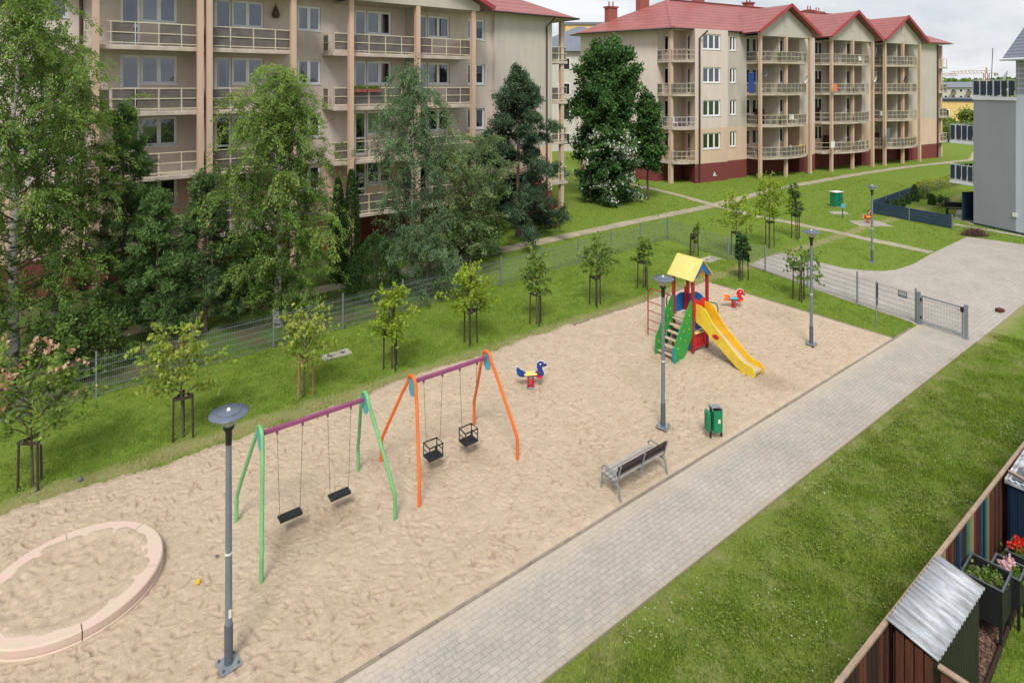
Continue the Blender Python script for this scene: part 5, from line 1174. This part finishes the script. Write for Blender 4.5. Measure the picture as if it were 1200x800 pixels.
    b.add(vs,[(2*i,2*i+2,2*i+3,2*i+1) for i in range(len(cl)-1)],0,True); b.add([(v[0],v[1],v[2]-.03) for v in vs],[(2*i+1,2*i+3,2*i+2,2*i) for i in range(len(cl)-1)]); b.box(xl+.02,xr-.02,-2.10,-2.08,.12,.205); b.build('chute',M['steelslide'],root)
    side=[(-.02,1.10),(-.30,.98),(-.62,.74),(-1.0,.50),(-1.5,.16),(-1.72,.06),(-1.9,.06),(-2.0,.02),(-2.12,.04),(-2.16,.14),(-2.14,.26),(-2.02,.36),(-1.82,.38),(-1.62,.46),(-1.30,.72),(-.9,1.02),(-.66,1.24),(-.50,1.48),(-.36,1.64),(-.16,1.70),(-.02,1.70)]
    for k,xx in enumerate((xl,xr)):
        b=MB(); b.plate([(p[0],p[1]) for p in side],.03,Matrix.Translation((xx,0,0))@rotZ); b.build('slide_side',M['pyellow'] if k else M['sun_yellow'],root,.005)
    b=MB(); n=16; b.plate([(-.78+.12*math.cos(2*PI*i/n),.86+.075*math.sin(2*PI*i/n)) for i in range(n)],.01,Matrix.Translation((xl-.02,0,0))@rotZ); b.build('badge',M['pred'],root)
    # red rung ladders on the +b side
    for xx,h,yo in ((.02,1.78,1.92),(S*.75,1.55,1.55)):
        b=MB(); pts=[(xx,yo,-.05),(xx,yo,h-.25)]+[(xx,yo-.16*(1-math.cos(t)),h-.25+.22*math.sin(t)) for t in (.4,.8,1.2,1.57)]+[(xx,S+.02,h-.02)]
        b.tube(pts,.02,8); 
        for z in (.3,.62,.95,1.27): 
            if z<h-.2: b.tube([(xx,yo,z),(xx,S,z)],.014,6)
        b.build('ladder',M['postred'],root)
    b=MB(); b.tube([(S*.9,.06,1.55),(S+.25,.06,1.55),(S+.62,.06,1.42),(S+.72,.06,1.25),(S+.72,.06,-.05)],.02,8); b.build('climbing_rail',M['greenrail'],root)
    return root
play_tower()
# ================================================================== SPRING RIDERS
def rider(name,label,x,y,rz,head,body,seatm,foot,sc,hk,tail):
    root=empty(name,(x,y,.04),rz,label,'spring rider','spring riders'); root.scale=(sc,sc,sc)
    b=MB(); pts=[(.095*math.cos(t*2*PI/12),.095*math.sin(t*2*PI/12),.02+t*.30/60) for t in range(61)]; b.tube(pts,.016,6); b.build('spring',M['pred'],root)
    b=MB(); b.lathe([(0,0),(.13,0),(.13,.025),(0,.025)],(0,0,0),16); b.lathe([(0,.33),(.11,.33),(.11,.35),(0,.35)],(0,0,0),16); b.build('spring_plate',M['galv'],root)
    def outline(pts,n=6):
        out=[]; k=len(pts)
        for i in range(k):
            p0,p1,p2,p3=[Vector(pts[(i+j-1)%k]) for j in range(4)]
            for j in range(n):
                t=j/n; q=.5*((2*p1)+(-p0+p2)*t+(2*p0-5*p1+4*p2-p3)*t*t+(-p0+3*p1-3*p2+p3)*t**3); out.append((q.x,q.y))
        return out
    if head=='duck':
        hd=[(.10,.38),(.22,.30),(.36,.31),(.42,.40),(.38,.52),(.36,.60),(.42,.66),(.40,.76),(.30,.80),(.20,.74),(.19,.62),(.22,.54),(.12,.46)]
        bill=[(.40,.70),(.50,.70),(.52,.66),(.44,.62),(.40,.62)]
        tl=[(-.12,.40),(-.26,.34),(-.40,.40),(-.46,.56),(-.42,.66),(-.32,.58),(-.24,.54),(-.16,.48)]
    else:
        hd=[(.10,.36),(.22,.28),(.38,.30),(.42,.42),(.34,.50),(.33,.56),(.42,.62),(.42,.74),(.32,.82),(.18,.80),(.10,.68),(.14,.54),(.12,.46)]
        bill=[(.42,.66),(.50,.60),(.48,.54),(.42,.56)]
        tl=[(-.16,.36),(-.44,.34),(-.46,.44),(-.38,.50),(-.46,.56),(-.38,.62),(-.18,.56)]
    b=MB(); b.plate(outline(hd),.05,Matrix.Identity(4)); h=b.build('head_board',M[body],root,.004)
    b=MB(); hx=sum(p[0] for p in hd)/len(hd); hz=sum(p[1] for p in hd)/len(hd); b.plate([(hx+(p[0]-hx)*1.10,hz+(p[1]-hz)*1.08) for p in outline(hd)],.02,Matrix.Identity(4)); b.build('edge_trim',M['wht'],h)
    b=MB(); b.plate(bill,.03,Matrix.Identity(4)); b.build('bill',M['black'],h)
    b=MB(); b.plate([(.30+.025*math.cos(q),.71+.03*math.sin(q)) for q in [2*PI*i/10 for i in range(10)]],.056,Matrix.Identity(4)); b.build('eye',M['wht'],h)
    b=MB(); b.plate(outline(tl),.05,Matrix.Identity(4)); t=b.build('tail_board',M[tail],root,.004)
    b=MB(); b.plate([(-.30+(p[0]+.30)*1.12,.48+(p[1]-.48)*1.12) for p in outline(tl)],.02,Matrix.Identity(4)); b.build('edge_trim',M['wht'],t)
    b=MB(); b.box(-.22,.18,-.14,.14,.42,.455); b.build('seat',M[seatm],root,.012)
    b=MB(); b.box(-.20,.22,-.035,.035,.35,.419); b.build('beam',M['pred'],root)
    b=MB(); b.tube([(.24,-.17,.5),(.24,.17,.5)],.016,8); b.build('handlebar',M['pred'],root)
    b=MB(); b.box(.22,.34,-.17,.17,.33,.36); b.build('footrest',M[foot],root,.006); return root
x,y=W(11.13,13.83); rider('spring_rider','blue duck spring rider with white edges and yellow seat in the middle of the sand',x,y,R(8),'duck','navyduck','cream','pred',.95,0,'navyduck')
x,y=W(21.61,13.82); rider('spring_rider','red rooster spring rider with orange tail near the far end kerb',x,y,R(2),'rooster','pred','teal','porange',.92,0,'porange')
x,y=(23.17,38.89); mb=MB(); mb.prism([(-1.0,-.7),(1.1,-.8),(1.0,.8),(-.9,.7)],-.02,.03); o=mb.build('concrete_pad',M['concrete'],None,0,label='small concrete pad in the lawn under the distant red spring rider',cat='paving'); o.location=(x,y,0)
rider('spring_rider','tiny distant red spring rider on a concrete pad left of the navy fence',x,y,R(20),'rooster','pred','pyellow','pred',.9,0,'pred')
# ================================================================== BENCH, BIN
def bench():
    x,y=W(9.52,8.77); root=empty('park_bench',(x,y,0),TH,'metal framed bench with brown back slats facing the swings','bench'); L=1.63
    # x along, seat faces +y; back side near y=0
    for i,xx in enumerate((.04,L/2,L-.04)):
        b=MB()
        if i!=1:
            b.tube([(xx,.02,.0),(xx,.10,.36),(xx,.16,.46)],[.02,.022,.026],8); b.tube([(xx,.62,.0),(xx,.585,.40),(xx,.56,.46)],[.02,.022,.024],8)
        b.tube([(xx,.12,.38),(xx,.34,.40),(xx,.58,.44)],.022,8); b.tube([(xx,.16,.42),(xx,.10,.60),(xx,.03,.84)],[.026,.022,.018],8)
        b.build('leg' if i!=1 else 'centre_bracket',M['galv'],root)
        if i!=1:
            b=MB(); b.tube([(xx,.56,.45),(xx,.60,.56),(xx,.52,.625),(xx,.3,.63),(xx,.10,.60)],.018,8); b.build('armrest',M['galv'],root)
    for k in range(4): b=MB(); yy=.18+k*.105; b.box(.0,L,yy,yy+.085,.455-.0+.008*k,.485+.008*k); b.build('seat_slat',M['slatgrey'],root,.006)
    for k,(yy,z,m) in enumerate(((.135,.56,'slatgrey'),(.105,.665,'board'),(.072,.775,'board'))):
        b=MB(); Mx=Matrix.Translation((0,yy,z))@Matrix.Rotation(R(-16),4,'X'); b.box(0,L,-.014,.014,-.04,.04,0,Mx); b.build('back_slat',M[m],root,.006)
bench()
def litter():
    x,y=W(13.23,8.99); root=empty('litter_bin',(x,y,0),R(8),'green litter bin on black posts beside the path kerb','bin')
    for xx in (-.12,.17): b=MB(); b.box(xx-.02,xx+.02,-.02,.02,-.02,.86 if xx<0 else .3); b.build('post',M['black'],root)
    def body(cx,w,d,z0,z1,nm):
        n=14; pts=[]
        for i in range(n):
            t=2*PI*i/n; c,s=math.cos(t),math.sin(t); pts.append((cx+w/2*math.copysign(abs(c)**.45,c),d/2*math.copysign(abs(s)**.45,s)))
        b=MB(); b.prism(pts,z0,z1); return b.build(nm,M['binGreen'],root,.012)
    body(.04,.25,.26,.27,.80,'container'); body(-.20,.10,.22,.30,.76,'rear_container')
    b=MB(); b.box(-.06,.14,-.10,.10,.801,.815); b.build('lid_opening',M['black'],root)
    b=MB(); b.box(-.13,.12,-.09,.09,.865,.88); [b.box(q-.01,q+.01,yy-.01,yy+.01,.8,.866) for q in (-.12,.14) for yy in (-.1,.1)]; b.build('rain_cover',M['galv'],root,.004)
    b=MB(); b.box(.02,.08,-.134,-.131,.50,.60); b.build('sticker',M['wht'],root)
    b=MB(); b.box(-.2,-.05,-.12,.12,-.02,.05); b.build('footing',M['concrete'],root)
litter()
# green cabinet + post sign on far lawn
x,y=G(980,242.5); root=empty('utility_cabinet',(x,y,0),R(20),'green utility cabinet standing in the far lawn','cabinet'); b=MB(); b.box(-.36,.36,-.25,.25,.08,1.10); b.build('body',M['boxgreen'],root,.02)
b=MB(); b.box(-.40,.40,-.29,.29,1.10,1.15); b.build('cap',M['wht'],root,.01); b=MB(); b.box(-.34,.34,-.23,.23,-.02,.08); b.build('plinth',M['concrete'],root); b=MB(); b.box(-.01,.01,-.256,-.25,.12,1.06); b.box(.06,.1,-.27,-.25,.5,.62); b.build('door_seam',M['black'],root)
x,y=G(987.5,256); root=empty('gas_post',(x,y,0),0,'thin grey marker post with small box in front of the green cabinet','post'); b=MB(); b.tube([(0,0,0),(0,0,1.45)],.035,7); b.build('pole',M['poledark'],root); b=MB(); b.box(-.14,.14,-.08,-.036,.72,1.0); b.build('box',M['teal'],root,.01)
b=MB(); b.prism([(-.7,-.3),(.5,-.4),(.6,.5),(-.6,.4)],-.02,.03); o=b.build('concrete_pad',M['concrete'],None,label='pale concrete slab in the lawn beside the marker post',cat='paving'); o.location=(*G(984,250),0)
# navy garden fence
def navy_fence(label,p0,p1,h,n,posts):
    d=Vector((p1[0]-p0[0],p1[1]-p0[1],0)); L=d.length; root=empty('garden_fence',(*p0,0),math.atan2(d.y,d.x),label,'fence','navy garden fences')
    for i in range(n):
        for k in range(4): b=MB(); b.box(L/n*i+.03,L/n*(i+1)-.03,-.02,.02,.05+k*h/4,.05+(k+1)*h/4-.012); b.build('board',M['fencenavy'],root)
    for i in range(n+1): b=MB(); b.box(L/n*i-.03,L/n*i+.03,-.03,.03,-.02,h+.1); b.build('post',M['galv'],root)
pA=G(1021,250);pB=G(1116,268.5);pC=G(1068,231.5)
navy_fence('front run of navy board fence round the small garden at the grey house',pA,pB,.80,2,3); navy_fence('side run of navy board fence going back from the small garden corner',(pA[0]+.1,pA[1]+.15),pC,.80,3,4)
wire_fence('low wire fence closing the back of the small garden by the yellow hedge',pC,G(1140,214),2.4,gf,h=.9,sp=.25)
rg=np.random.default_rng(77); p0=Vector((*G(1080,224),0)); p1=Vector((*G(1130,211),0)); n=16000; t=rg.random(n); d=(p1-p0).normalized(); s=rg.normal(0,.35,n)
root=empty('hedge',tuple(p0),0,'bright yellow green hedge in the small garden of the grey house','hedge'); C=np.stack([(p1-p0).x*t-d.y*s,(p1-p0).y*t+d.x*s,rg.random(n)**.7*.75*(1-.25*(s/.6)**2)*(.85+.3*vn1(t*9,t*0))],-1); foliage('foliage',C,.11,.6,'leaf_hedge',root,rg)
b=MB(); [b.tube([((p1-p0).x*q,(p1-p0).y*q,0),((p1-p0).x*q,(p1-p0).y*q,.6)],.02,5) for q in np.linspace(.05,.95,12)]; b.build('stems',M['bark'],root)
gg='little conifers in the small garden'
for i,(u,v,h,r,lab) in enumerate([(1040,243,.6,.18,'leftmost little dark conifer behind the navy fence'),(1050,244,.7,.22,'second little round conifer behind the navy fence'),(1057,242,.75,.24,'third little conifer behind the navy fence'),(1063,239,.8,.24,'fourth little conifer before the side fence'),(1072,236,1.3,.34,'largest pointed conifer in the small garden'),(1092,240,.8,.25,'little conifer nearest the garden bench')]):
    x,y=G(u,v); cone_bush('conifer',lab,x,y,h,r,'leaf_pine',2600,200+i,.12,.3,gg,pw=.5)
for i,(u,v,lab) in enumerate([(1083,233,'low flowering bush right of the pointed conifer'),(1104,241,'low leafy bush behind the garden bench')]):
    x,y=G(u,v); tree('shrub',lab,'shrub',x,y,.5,.45,pr_shrub,220+i,'leaf_shrub','bark',cb=.05,limbs=12,twigs=5,lpt=12,lsize=.10,hl=.15,tr=.03,up=.7,spread=.08)
x,y=G(1120,252); root=empty('garden_bench',(x,y,0),R(-20),'small dark bench on the terrace of the small garden','bench'); b=MB(); b.box(-.6,.6,-.2,.2,.42,.46); b.build('seat',M['black'],root); b=MB(); b.box(-.6,.6,.2,.23,.5,.85); b.build('backrest',M['black'],root)
for q in (-.5,.5): b=MB(); b.box(q-.03,q+.03,-.18,.22,0,.42); b.build('leg',M['black'],root)
sheet('terrace_paving',[G(1118,256),G(1141,264),G(1141,246),G(1122,245)],.02,M['concrete'])
ribbon('path',[G(1118,263),(30.35,35.9),(31.3,32.5)],.5,.015,M['concrete'],.05)
x,y=G(1142,276); rg=np.random.default_rng(5); root=empty('brushwood_heap',(x,y,0),0,'dark heap of cuttings at the driveway end by the grey house','heap'); C=rg.normal(size=(1500,3))*np.array([.34,.2,.14])+np.array([0,0,.12]); C[:,2]=np.abs(C[:,2]); foliage('twigs',C,.2,.12,M['mulch'],root,rg)
# small yard bits
x,y=G(1172,366); root=empty('brick_block',(x,y,.024),R(20),'broken brown brick lying at the driveway edge near the gate','brick'); b=MB(); b.box(-.16,.1,-.1,.1,0,.14); b.build('block',M['w_brown'],root,.02); b=MB(); b.box(.11,.2,-.08,.06,0,.1); b.build('fragment',M['stone'],root,.02)
def slabcover(u,v,w,d,lab):
    x,y=G(u,v); root=empty('drain_cover',(x,y,0),TH,lab,'drain cover'); b=MB(); b.box(-w,w,-d,d,-.03,.035); b.build('slab',M['concrete'],root,.01); b=MB(); [b.lathe([(0,.038),(.09,.038),(.09,.036)],(q,0,0),12) for q in (-w*.45,w*.45)]; b.build('hole',M['poledark'],root)
slabcover(394,416,.48,.22,'pale concrete drain slab in the grass strip behind the green swing'); slabcover(832,304,.5,.35,'pale concrete slab in the grass behind the play tower')
x,y=G(232,688); root=empty('sand_mould',(x,y,.09),.4,'small yellow sand mould lying beside the nearest lamp','toy'); b=MB(); b.lathe([(.0,0),(.042,0),(.03,.045),(0,.045)],(0,0,0),6,smooth=False); b.build('cup',M['pyellow'],root)
x,y=G(255,659); root=empty('crumpled_wrapper',(x,y,.1),.4,'crumpled bluish white wrapper in the sand left of the nearest lamp','litter'); rg=random.Random(3); b=MB(); vs=[(rg.uniform(-.06,.06),rg.uniform(-.05,.05),rg.uniform(0,.05)) for _ in range(9)]; b.add(vs,[(0,1,2),(2,3,4),(4,5,6),(6,7,8),(1,4,7),(0,3,6)]); b.build('foil',M['lampdisc'],root)
x,y=G(62,716,.2); root=empty('sand_mould',(x,y,.2),.9,'small yellow sand mould inside the round sandpit','toy'); b=MB(); b.lathe([(.0,0),(.05,0),(.035,.05),(0,.05)],(0,0,0),8,smooth=False); b.build('cup',M['pyellow'],root)
x,y=G(94,564); root=empty('tennis_ball',(x,y,.05),0,'small dark ball at the edge of the sand on the left','ball'); b=MB(); b.lathe([(0,-.05),(.03,-.042),(.05,0),(.03,.042),(0,.05)],(0,0,0),12); b.build('shell',M['lampdisc'],root)
# ================================================================== GARDEN CORNER (bottom right), yard frame
def gc():
    bF=3.5; hF=1.55
    def garden_fence():
        root=empty('wooden_fence',(*W(0,bF),0),TH,'weathered wooden garden fence with painted slats along the near lawn','fence'); rg=random.Random(5)
        pal=['w_brown','w_cream','w_lime','w_cream','w_red','w_maroon','w_brown','w_dark','w_navy','w_blue','w_dark','w_green','w_teal','w_lime','w_cream','w_red','w_maroon','w_dark','w_blue','w_navy','w_teal','w_lime','w_red']
        a0,a1=4.8,22; n=int((a1-a0)/.125); 
        for i in range(n):
            a=a0+i*.125+.02
            if 10.85<a<13.9: m=pal[int((a-10.85)/.125)%len(pal)]
            else: m=rg.choice(['w_dark','w_dark','w_brown'])
            if i<95: b=MB(); h=hF-.03+rg.uniform(-.012,.012); b.box(a,a+.085,-.012+rg.uniform(-.004,.004),.010,.04,h); b.build('slat',M[m],root)
            else:
                if i==95: rest=MB()
                rest.box(a,a+.085,-.012,.01,.04,hF-.03)
        o=rest.build('slat',M['w_dark'],root); tag(o,kind='stuff')
        b=MB(); b.box(a0,a1,-.03,.03,hF-.025,hF+.02); b.build('top_rail',M['w_rail'],root,.006)
        b=MB(); b.box(a0,a1,.011,.04,.3,.37); b.box(a0,a1,.011,.04,1.1,1.17); b.build('cross_rail',M['w_dark'],root)
        for k in range(9): b=MB(); b.box(a0+k*2.1,a0+k*2.1+.07,.041,.10,-.05,hF-.12); b.build('post',M['w_dark'],root)
    garden_fence()
    # lean-to with corrugated roof
    def corrugated(name,parent,x0,x1,y0,y1,zf,along='x',wl=.075,amp=.012,m='corr'):
        # waves vary along x; sheet runs in y; zf(y) height
        n=int((x1-x0)/wl*8); vs=[]
        for i in range(n+1):
            x=x0+(x1-x0)*i/n; dz=amp*math.sin(2*PI*(x-x0)/wl)
            vs+=[(x,y0,zf(y0)+dz),(x,y1,zf(y1)+dz)]
        b=MB(); b.add(vs,[(2*i,2*i+2,2*i+3,2*i+1) for i in range(n)],0,True); o=b.build(name,M[m],parent); s=o.modifiers.new('Solidify','SOLIDIFY'); s.thickness=.006; return o
    A1=AB(*G(1094.4,651.9,1.62)); A2=AB(*G(1154.4,683.7,1.5)); A3=AB(*G(1105.6,771.9,1.5)); A4=AB(*G(1037,730.6,1.62))
    aa0,aa1=(A3[0]+A4[0])/2,(A1[0]+A2[0])/2; bb1=(A1[1]+A4[1])/2; bb0=(A2[1]+A3[1])/2
    print('leanto',A1,A2,A3,A4)
    root=empty('storage_lean_to',(*W(0,0),0),TH,'low wooden store with a corrugated metal roof built against the fence','shed')
    zf=lambda y: 1.50+(y-bb0)/(bb1-bb0)*.12
    corrugated('roof',root,aa0,aa1,bb0,bb1,zf,wl=.105,amp=.022)
    b=MB()
    n=int((aa1-aa0-.1)/.11)
    for i in range(n): b.box(aa0+.05+i*.11,aa0+.05+i*.11+.1,bb0+.05,bb0+.07,0,1.46)
    b.build('side_boards',M['w_green'],root)
    for i in range(int((bb1-bb0-.12)/.115)): b=MB(); y=bb0+.07+i*.115; b.box(aa0+.03,aa0+.05,y,y+.095,0,1.455+(y-bb0)*.15); b.build('front_board',M['w_brown'],root)
    b=MB(); b.box(aa0+.051,aa0+.07,bb0+.08,bb1-.06,0,1.45); b.box(aa1-.07,aa1-.05,bb0+.08,bb1-.06,0,1.45); b.build('inner_panel',M['w_dark'],root)
    # cross fence going right from the lean-to front
    root=empty('wooden_fence',(*W(aa0,bb0),0),TH-PI/2,'brown board fence running off to the bottom edge from the lean to','fence')
    for i in range(12): b=MB(); b.box(.03+i*.14,.03+i*.14+.105,-.01,.012,.0,1.43); b.build('board',M['w_brown'],root)
    b=MB(); b.box(.0,1.75,-.04,.04,1.435,1.47); b.build('top_rail',M['w_rail'],root,.005); b=MB(); [b.box(q,q+.07,.013,.08,-.02,1.43) for q in (.0,1.6)]; b.build('post',M['w_dark'],root)
    # blue shed further along
    S1=AB(*G(1173,557,1.55)); print('shed',S1); sa=S1[0]; sb=bF-.08
    root=empty('garden_shed',(*W(0,0),0),TH,'navy blue board shed with corrugated roof at the right edge','shed'); w=1.9; d=1.5
    for i in range(int(d/.12)): b=MB(); b.box(sa,sa+.02,sb-d+i*.12,sb-d+i*.12+.112,0,1.50); b.build('board',M['w_navy'],root)
    b=MB(); b.box(sa+.021,sa+w,sb-d,sb-.03,0,1.49); b.build('wall',M['w_navy'],root)
    b=MB(); b.box(sa-.05,sa-.01,sb-d-.05,sb+.0,1.47,1.53); b.build('eave_board',M['corr'],root)
    rr=empty; corrugated('roof',root,0,0.001,0,1,lambda y:0) if False else None
    n=int((d+.05)/.076*8); vs=[]
    for i in range(n+1):
        y=sb-d-.05+(d+.05)*i/n; dz=.014*math.sin(2*PI*y/.095); vs+=[(sa-.04,y,1.55+dz),(sa+w,y,1.66+dz)]
    b=MB(); b.add(vs,[(2*i+1,2*i+3,2*i+2,2*i) for i in range(n)],0,True); o=b.build('roof',M['corr'],root); s=o.modifiers.new('Solidify','SOLIDIFY'); s.thickness=.006
    # planks lying on the shed roof
    for i,(da,db,rz,lab) in enumerate([(.22,-.35,.5,'loose pale plank on the blue shed roof, nearest the fence'),(.30,-.55,.35,'second loose plank on the blue shed roof'),(.12,-.22,1.2,'short broken board at the edge of the blue shed roof')]):
        o=MB(); o.box(-.22,.22,-.035,.035,0,.025); q=o.build('loose_plank',M['w_rail'],None,.004,label=lab,cat='plank',group='loose planks on the shed roof'); q.location=(*W(sa+da,sb+db),1.585+i*.004+da*.06); q.rotation_euler=(0,0,TH+rz)
    o=MB(); o.box(-.28,.28,-.2,.2,0,.012); q=o.build('roofing_sheet',M['signback'],None,0,label='flat grey sheet lying on the corner of the blue shed roof',cat='sheet'); q.location=(*W(sa+.28,sb-.3),1.578); q.rotation_euler=(0,0,TH)
    # raised planters
    def planter(label,u,v,z,w,d,pet,seed,npet):
        a,b_=AB(*G(u,v,z)); root=empty('raised_planter',(*W(a,b_),0),TH+.04,label,'planter','black raised planters in the garden')
        o=MB(); t=.025
        o.box(-w,w,-d,-d+t,.35,z); o.box(-w,w,d-t,d,.35,z); o.box(-w,-w+t,-d+t,d-t,.35,z); o.box(w-t,w,-d+t,d-t,.35,z); o.box(-w+t,w-t,-d+t,d-t,.35,.38); o.build('trough',M['black'],root,.004)
        o=MB()
        for (x0,x1,y0,y1) in ((-w-.01,w+.01,-d-.01,-d+.02),(-w-.01,w+.01,d-.02,d+.01),(-w-.01,-w+.02,-d+.021,d-.021),(w-.02,w+.01,-d+.021,d-.021)): o.box(x0,x1,y0,y1,z+.001,z+.014)
        o.build('rim',M['signback'],root)
        o=MB(); o.box(-w+t,w-t,-d+t,d-t,z-.2,z-.16); o.build('compost',M['soil'],root)
        for sx in (-1,1):
            for sy in (-1,1): o=MB(); o.box(sx*w*.92-.02,sx*w*.92+.02,sy*d*.9-.02,sy*d*.9+.02,0,.35); o.build('leg',M['black'],root)
        rg=np.random.default_rng(seed); n=420; cl=rg.uniform(-.8,.8,(9,2))*np.array([w,d]); k=rg.integers(0,9,n); C=np.concatenate([cl[k],np.zeros((n,1))],1)+rg.normal(size=(n,3))*np.array([.05,.05,.06]); C[:,2]=z-.12+np.abs(C[:,2])*1.1
        foliage('plants',C,.06,.6,'leaf_young',root,rg)
        if pet: cl=rg.uniform(-.7,.7,(npet,2))*np.array([w,d]); k=rg.integers(0,npet,npet*34); C=np.concatenate([cl[k],np.zeros((len(k),1))],1)+rg.normal(size=(len(k),3))*.032; C[:,2]+=z+.06; foliage('blossom',C,.045,.9,pet,root,rg)
    planter('square black raised planter with pale green plants behind the lean to roof',1156,670,.95,.30,.27,None,1,0)
    planter('smaller black planter overflowing with pink flowers',1181,664,.85,.22,.2,'petal_pink',2,6)
    planter('planter of red flowers against the blue shed',1196,643,.6,.25,.16,'petal_red',3,6)
    # mulch bed, edging, chips
    abpoly('planting_bed_soil',[(5,2.52),(16,3.15),(16,3.45),(5,3.45)],.012,M['mulch'])
    rg=np.random.default_rng(9); n=5200; a=rg.uniform(5.5,13,n); b_=rg.uniform(2.5,3.45,n); k=b_>2.52+.0575*(a-5)+.05; a=a[k];b_=b_[k];n=len(a)
    C=np.stack([a*E1[0]+b_*E2[0],a*E1[1]+b_*E2[1],rg.uniform(.015,.05,n)],-1); U=rvec(rg,n)*np.array([1,1,.3]); U/=np.linalg.norm(U,axis=1)[:,None]; V_=np.cross(U,np.array([0,0,1.])+rg.normal(size=(n,3))*.3); V_/=np.linalg.norm(V_,axis=1)[:,None]; L=rg.uniform(.04,.10,n)
    fastmesh('bark_mulch',quads(C,U,V_,L,L*.4),np.arange(4*n).reshape(-1,4),M['mulchchip'],kind='stuff',label='reddish brown bark chips covering the garden bed',cat='mulch')
    mb=MB(); mb.bar((*W(5,2.51),.03),(*W(16,3.14),.03),.04,.12); mb.build('timber_edging',M['w_dark'],None,.005,label='dark timber edging between the bark bed and the garden lawn',cat='edging')
    blades('lawn_grass',60000,(8.5,17,.3,3.1),.03,.07,.010,keep=lambda a,b:b<2.49+.0575*(a-5),seed=8,label='bright garden lawn in the bottom right corner')
gc()
# ================================================================== CAMERA, LIGHT, WORLD
cam=bpy.data.cameras.new('camera'); co=bpy.data.objects.new('camera',cam); COL.objects.link(co); co.location=(0,0,CAMH); co.rotation_euler=(R(90),0,0)
cam.sensor_fit='HORIZONTAL'; cam.sensor_width=36; cam.lens=21.0; cam.shift_y=-.25; cam.clip_end=3000; cam.clip_start=.1; SC.camera=co
SE,SA=R(53),R(-176)     # elevation; azimuth measured from +Y clockwise
sd=bpy.data.lights.new('sun','SUN'); sd.energy=3.2; sd.angle=R(18); sd.color=(1,.965,.91); so=bpy.data.objects.new('sun',sd); COL.objects.link(so)
dirv=Vector((math.sin(SA)*math.cos(SE),math.cos(SA)*math.cos(SE),math.sin(SE))); so.rotation_euler=dirv.to_track_quat('Z','Y').to_euler(); so.location=(0,0,40)
w=bpy.data.worlds.new('World'); SC.world=w; w.use_nodes=True; nt=w.node_tree; nt.nodes.clear()
sky=nt.nodes.new('ShaderNodeTexSky'); sky.sky_type='NISHITA'; sky.sun_disc=False; sky.sun_elevation=SE; sky.sun_rotation=SA; sky.dust_density=2
b1=nt.nodes.new('ShaderNodeBackground'); b1.inputs[1].default_value=.06; nt.links.new(sky.outputs[0],b1.inputs[0])
tc=nt.nodes.new('ShaderNodeTexCoord'); mp=nt.nodes.new('ShaderNodeMapping'); mp.inputs['Scale'].default_value=(1,1,3.2); nt.links.new(tc.outputs['Generated'],mp.inputs[0])
nz=nt.nodes.new('ShaderNodeTexNoise'); nz.inputs['Scale'].default_value=3.2; nz.inputs['Detail'].default_value=7; nz.inputs['Roughness'].default_value=.58; nz.inputs['Distortion'].default_value=.4; nt.links.new(mp.outputs[0],nz.inputs[0])
cr=nt.nodes.new('ShaderNodeValToRGB'); e=cr.color_ramp.elements; e[0].position=.36; e[0].color=(.47,.50,.55,1); e[1].position=.62; e[1].color=(.72,.73,.735,1); nt.links.new(nz.outputs[0],cr.inputs[0])
b2=nt.nodes.new('ShaderNodeBackground'); b2.inputs[1].default_value=1.55; nt.links.new(cr.outputs[0],b2.inputs[0])
mx=nt.nodes.new('ShaderNodeMixShader'); mx.inputs[0].default_value=.82; nt.links.new(b1.outputs[0],mx.inputs[1]); nt.links.new(b2.outputs[0],mx.inputs[2])
wo=nt.nodes.new('ShaderNodeOutputWorld'); nt.links.new(mx.outputs[0],wo.inputs[0])
SC.view_settings.view_transform='Standard'; SC.view_settings.look='None'; SC.view_settings.exposure=0; SC.view_settings.gamma=1
SC.render.engine='CYCLES'; SC.cycles.transparent_max_bounces=16; SC.cycles.max_bounces=6
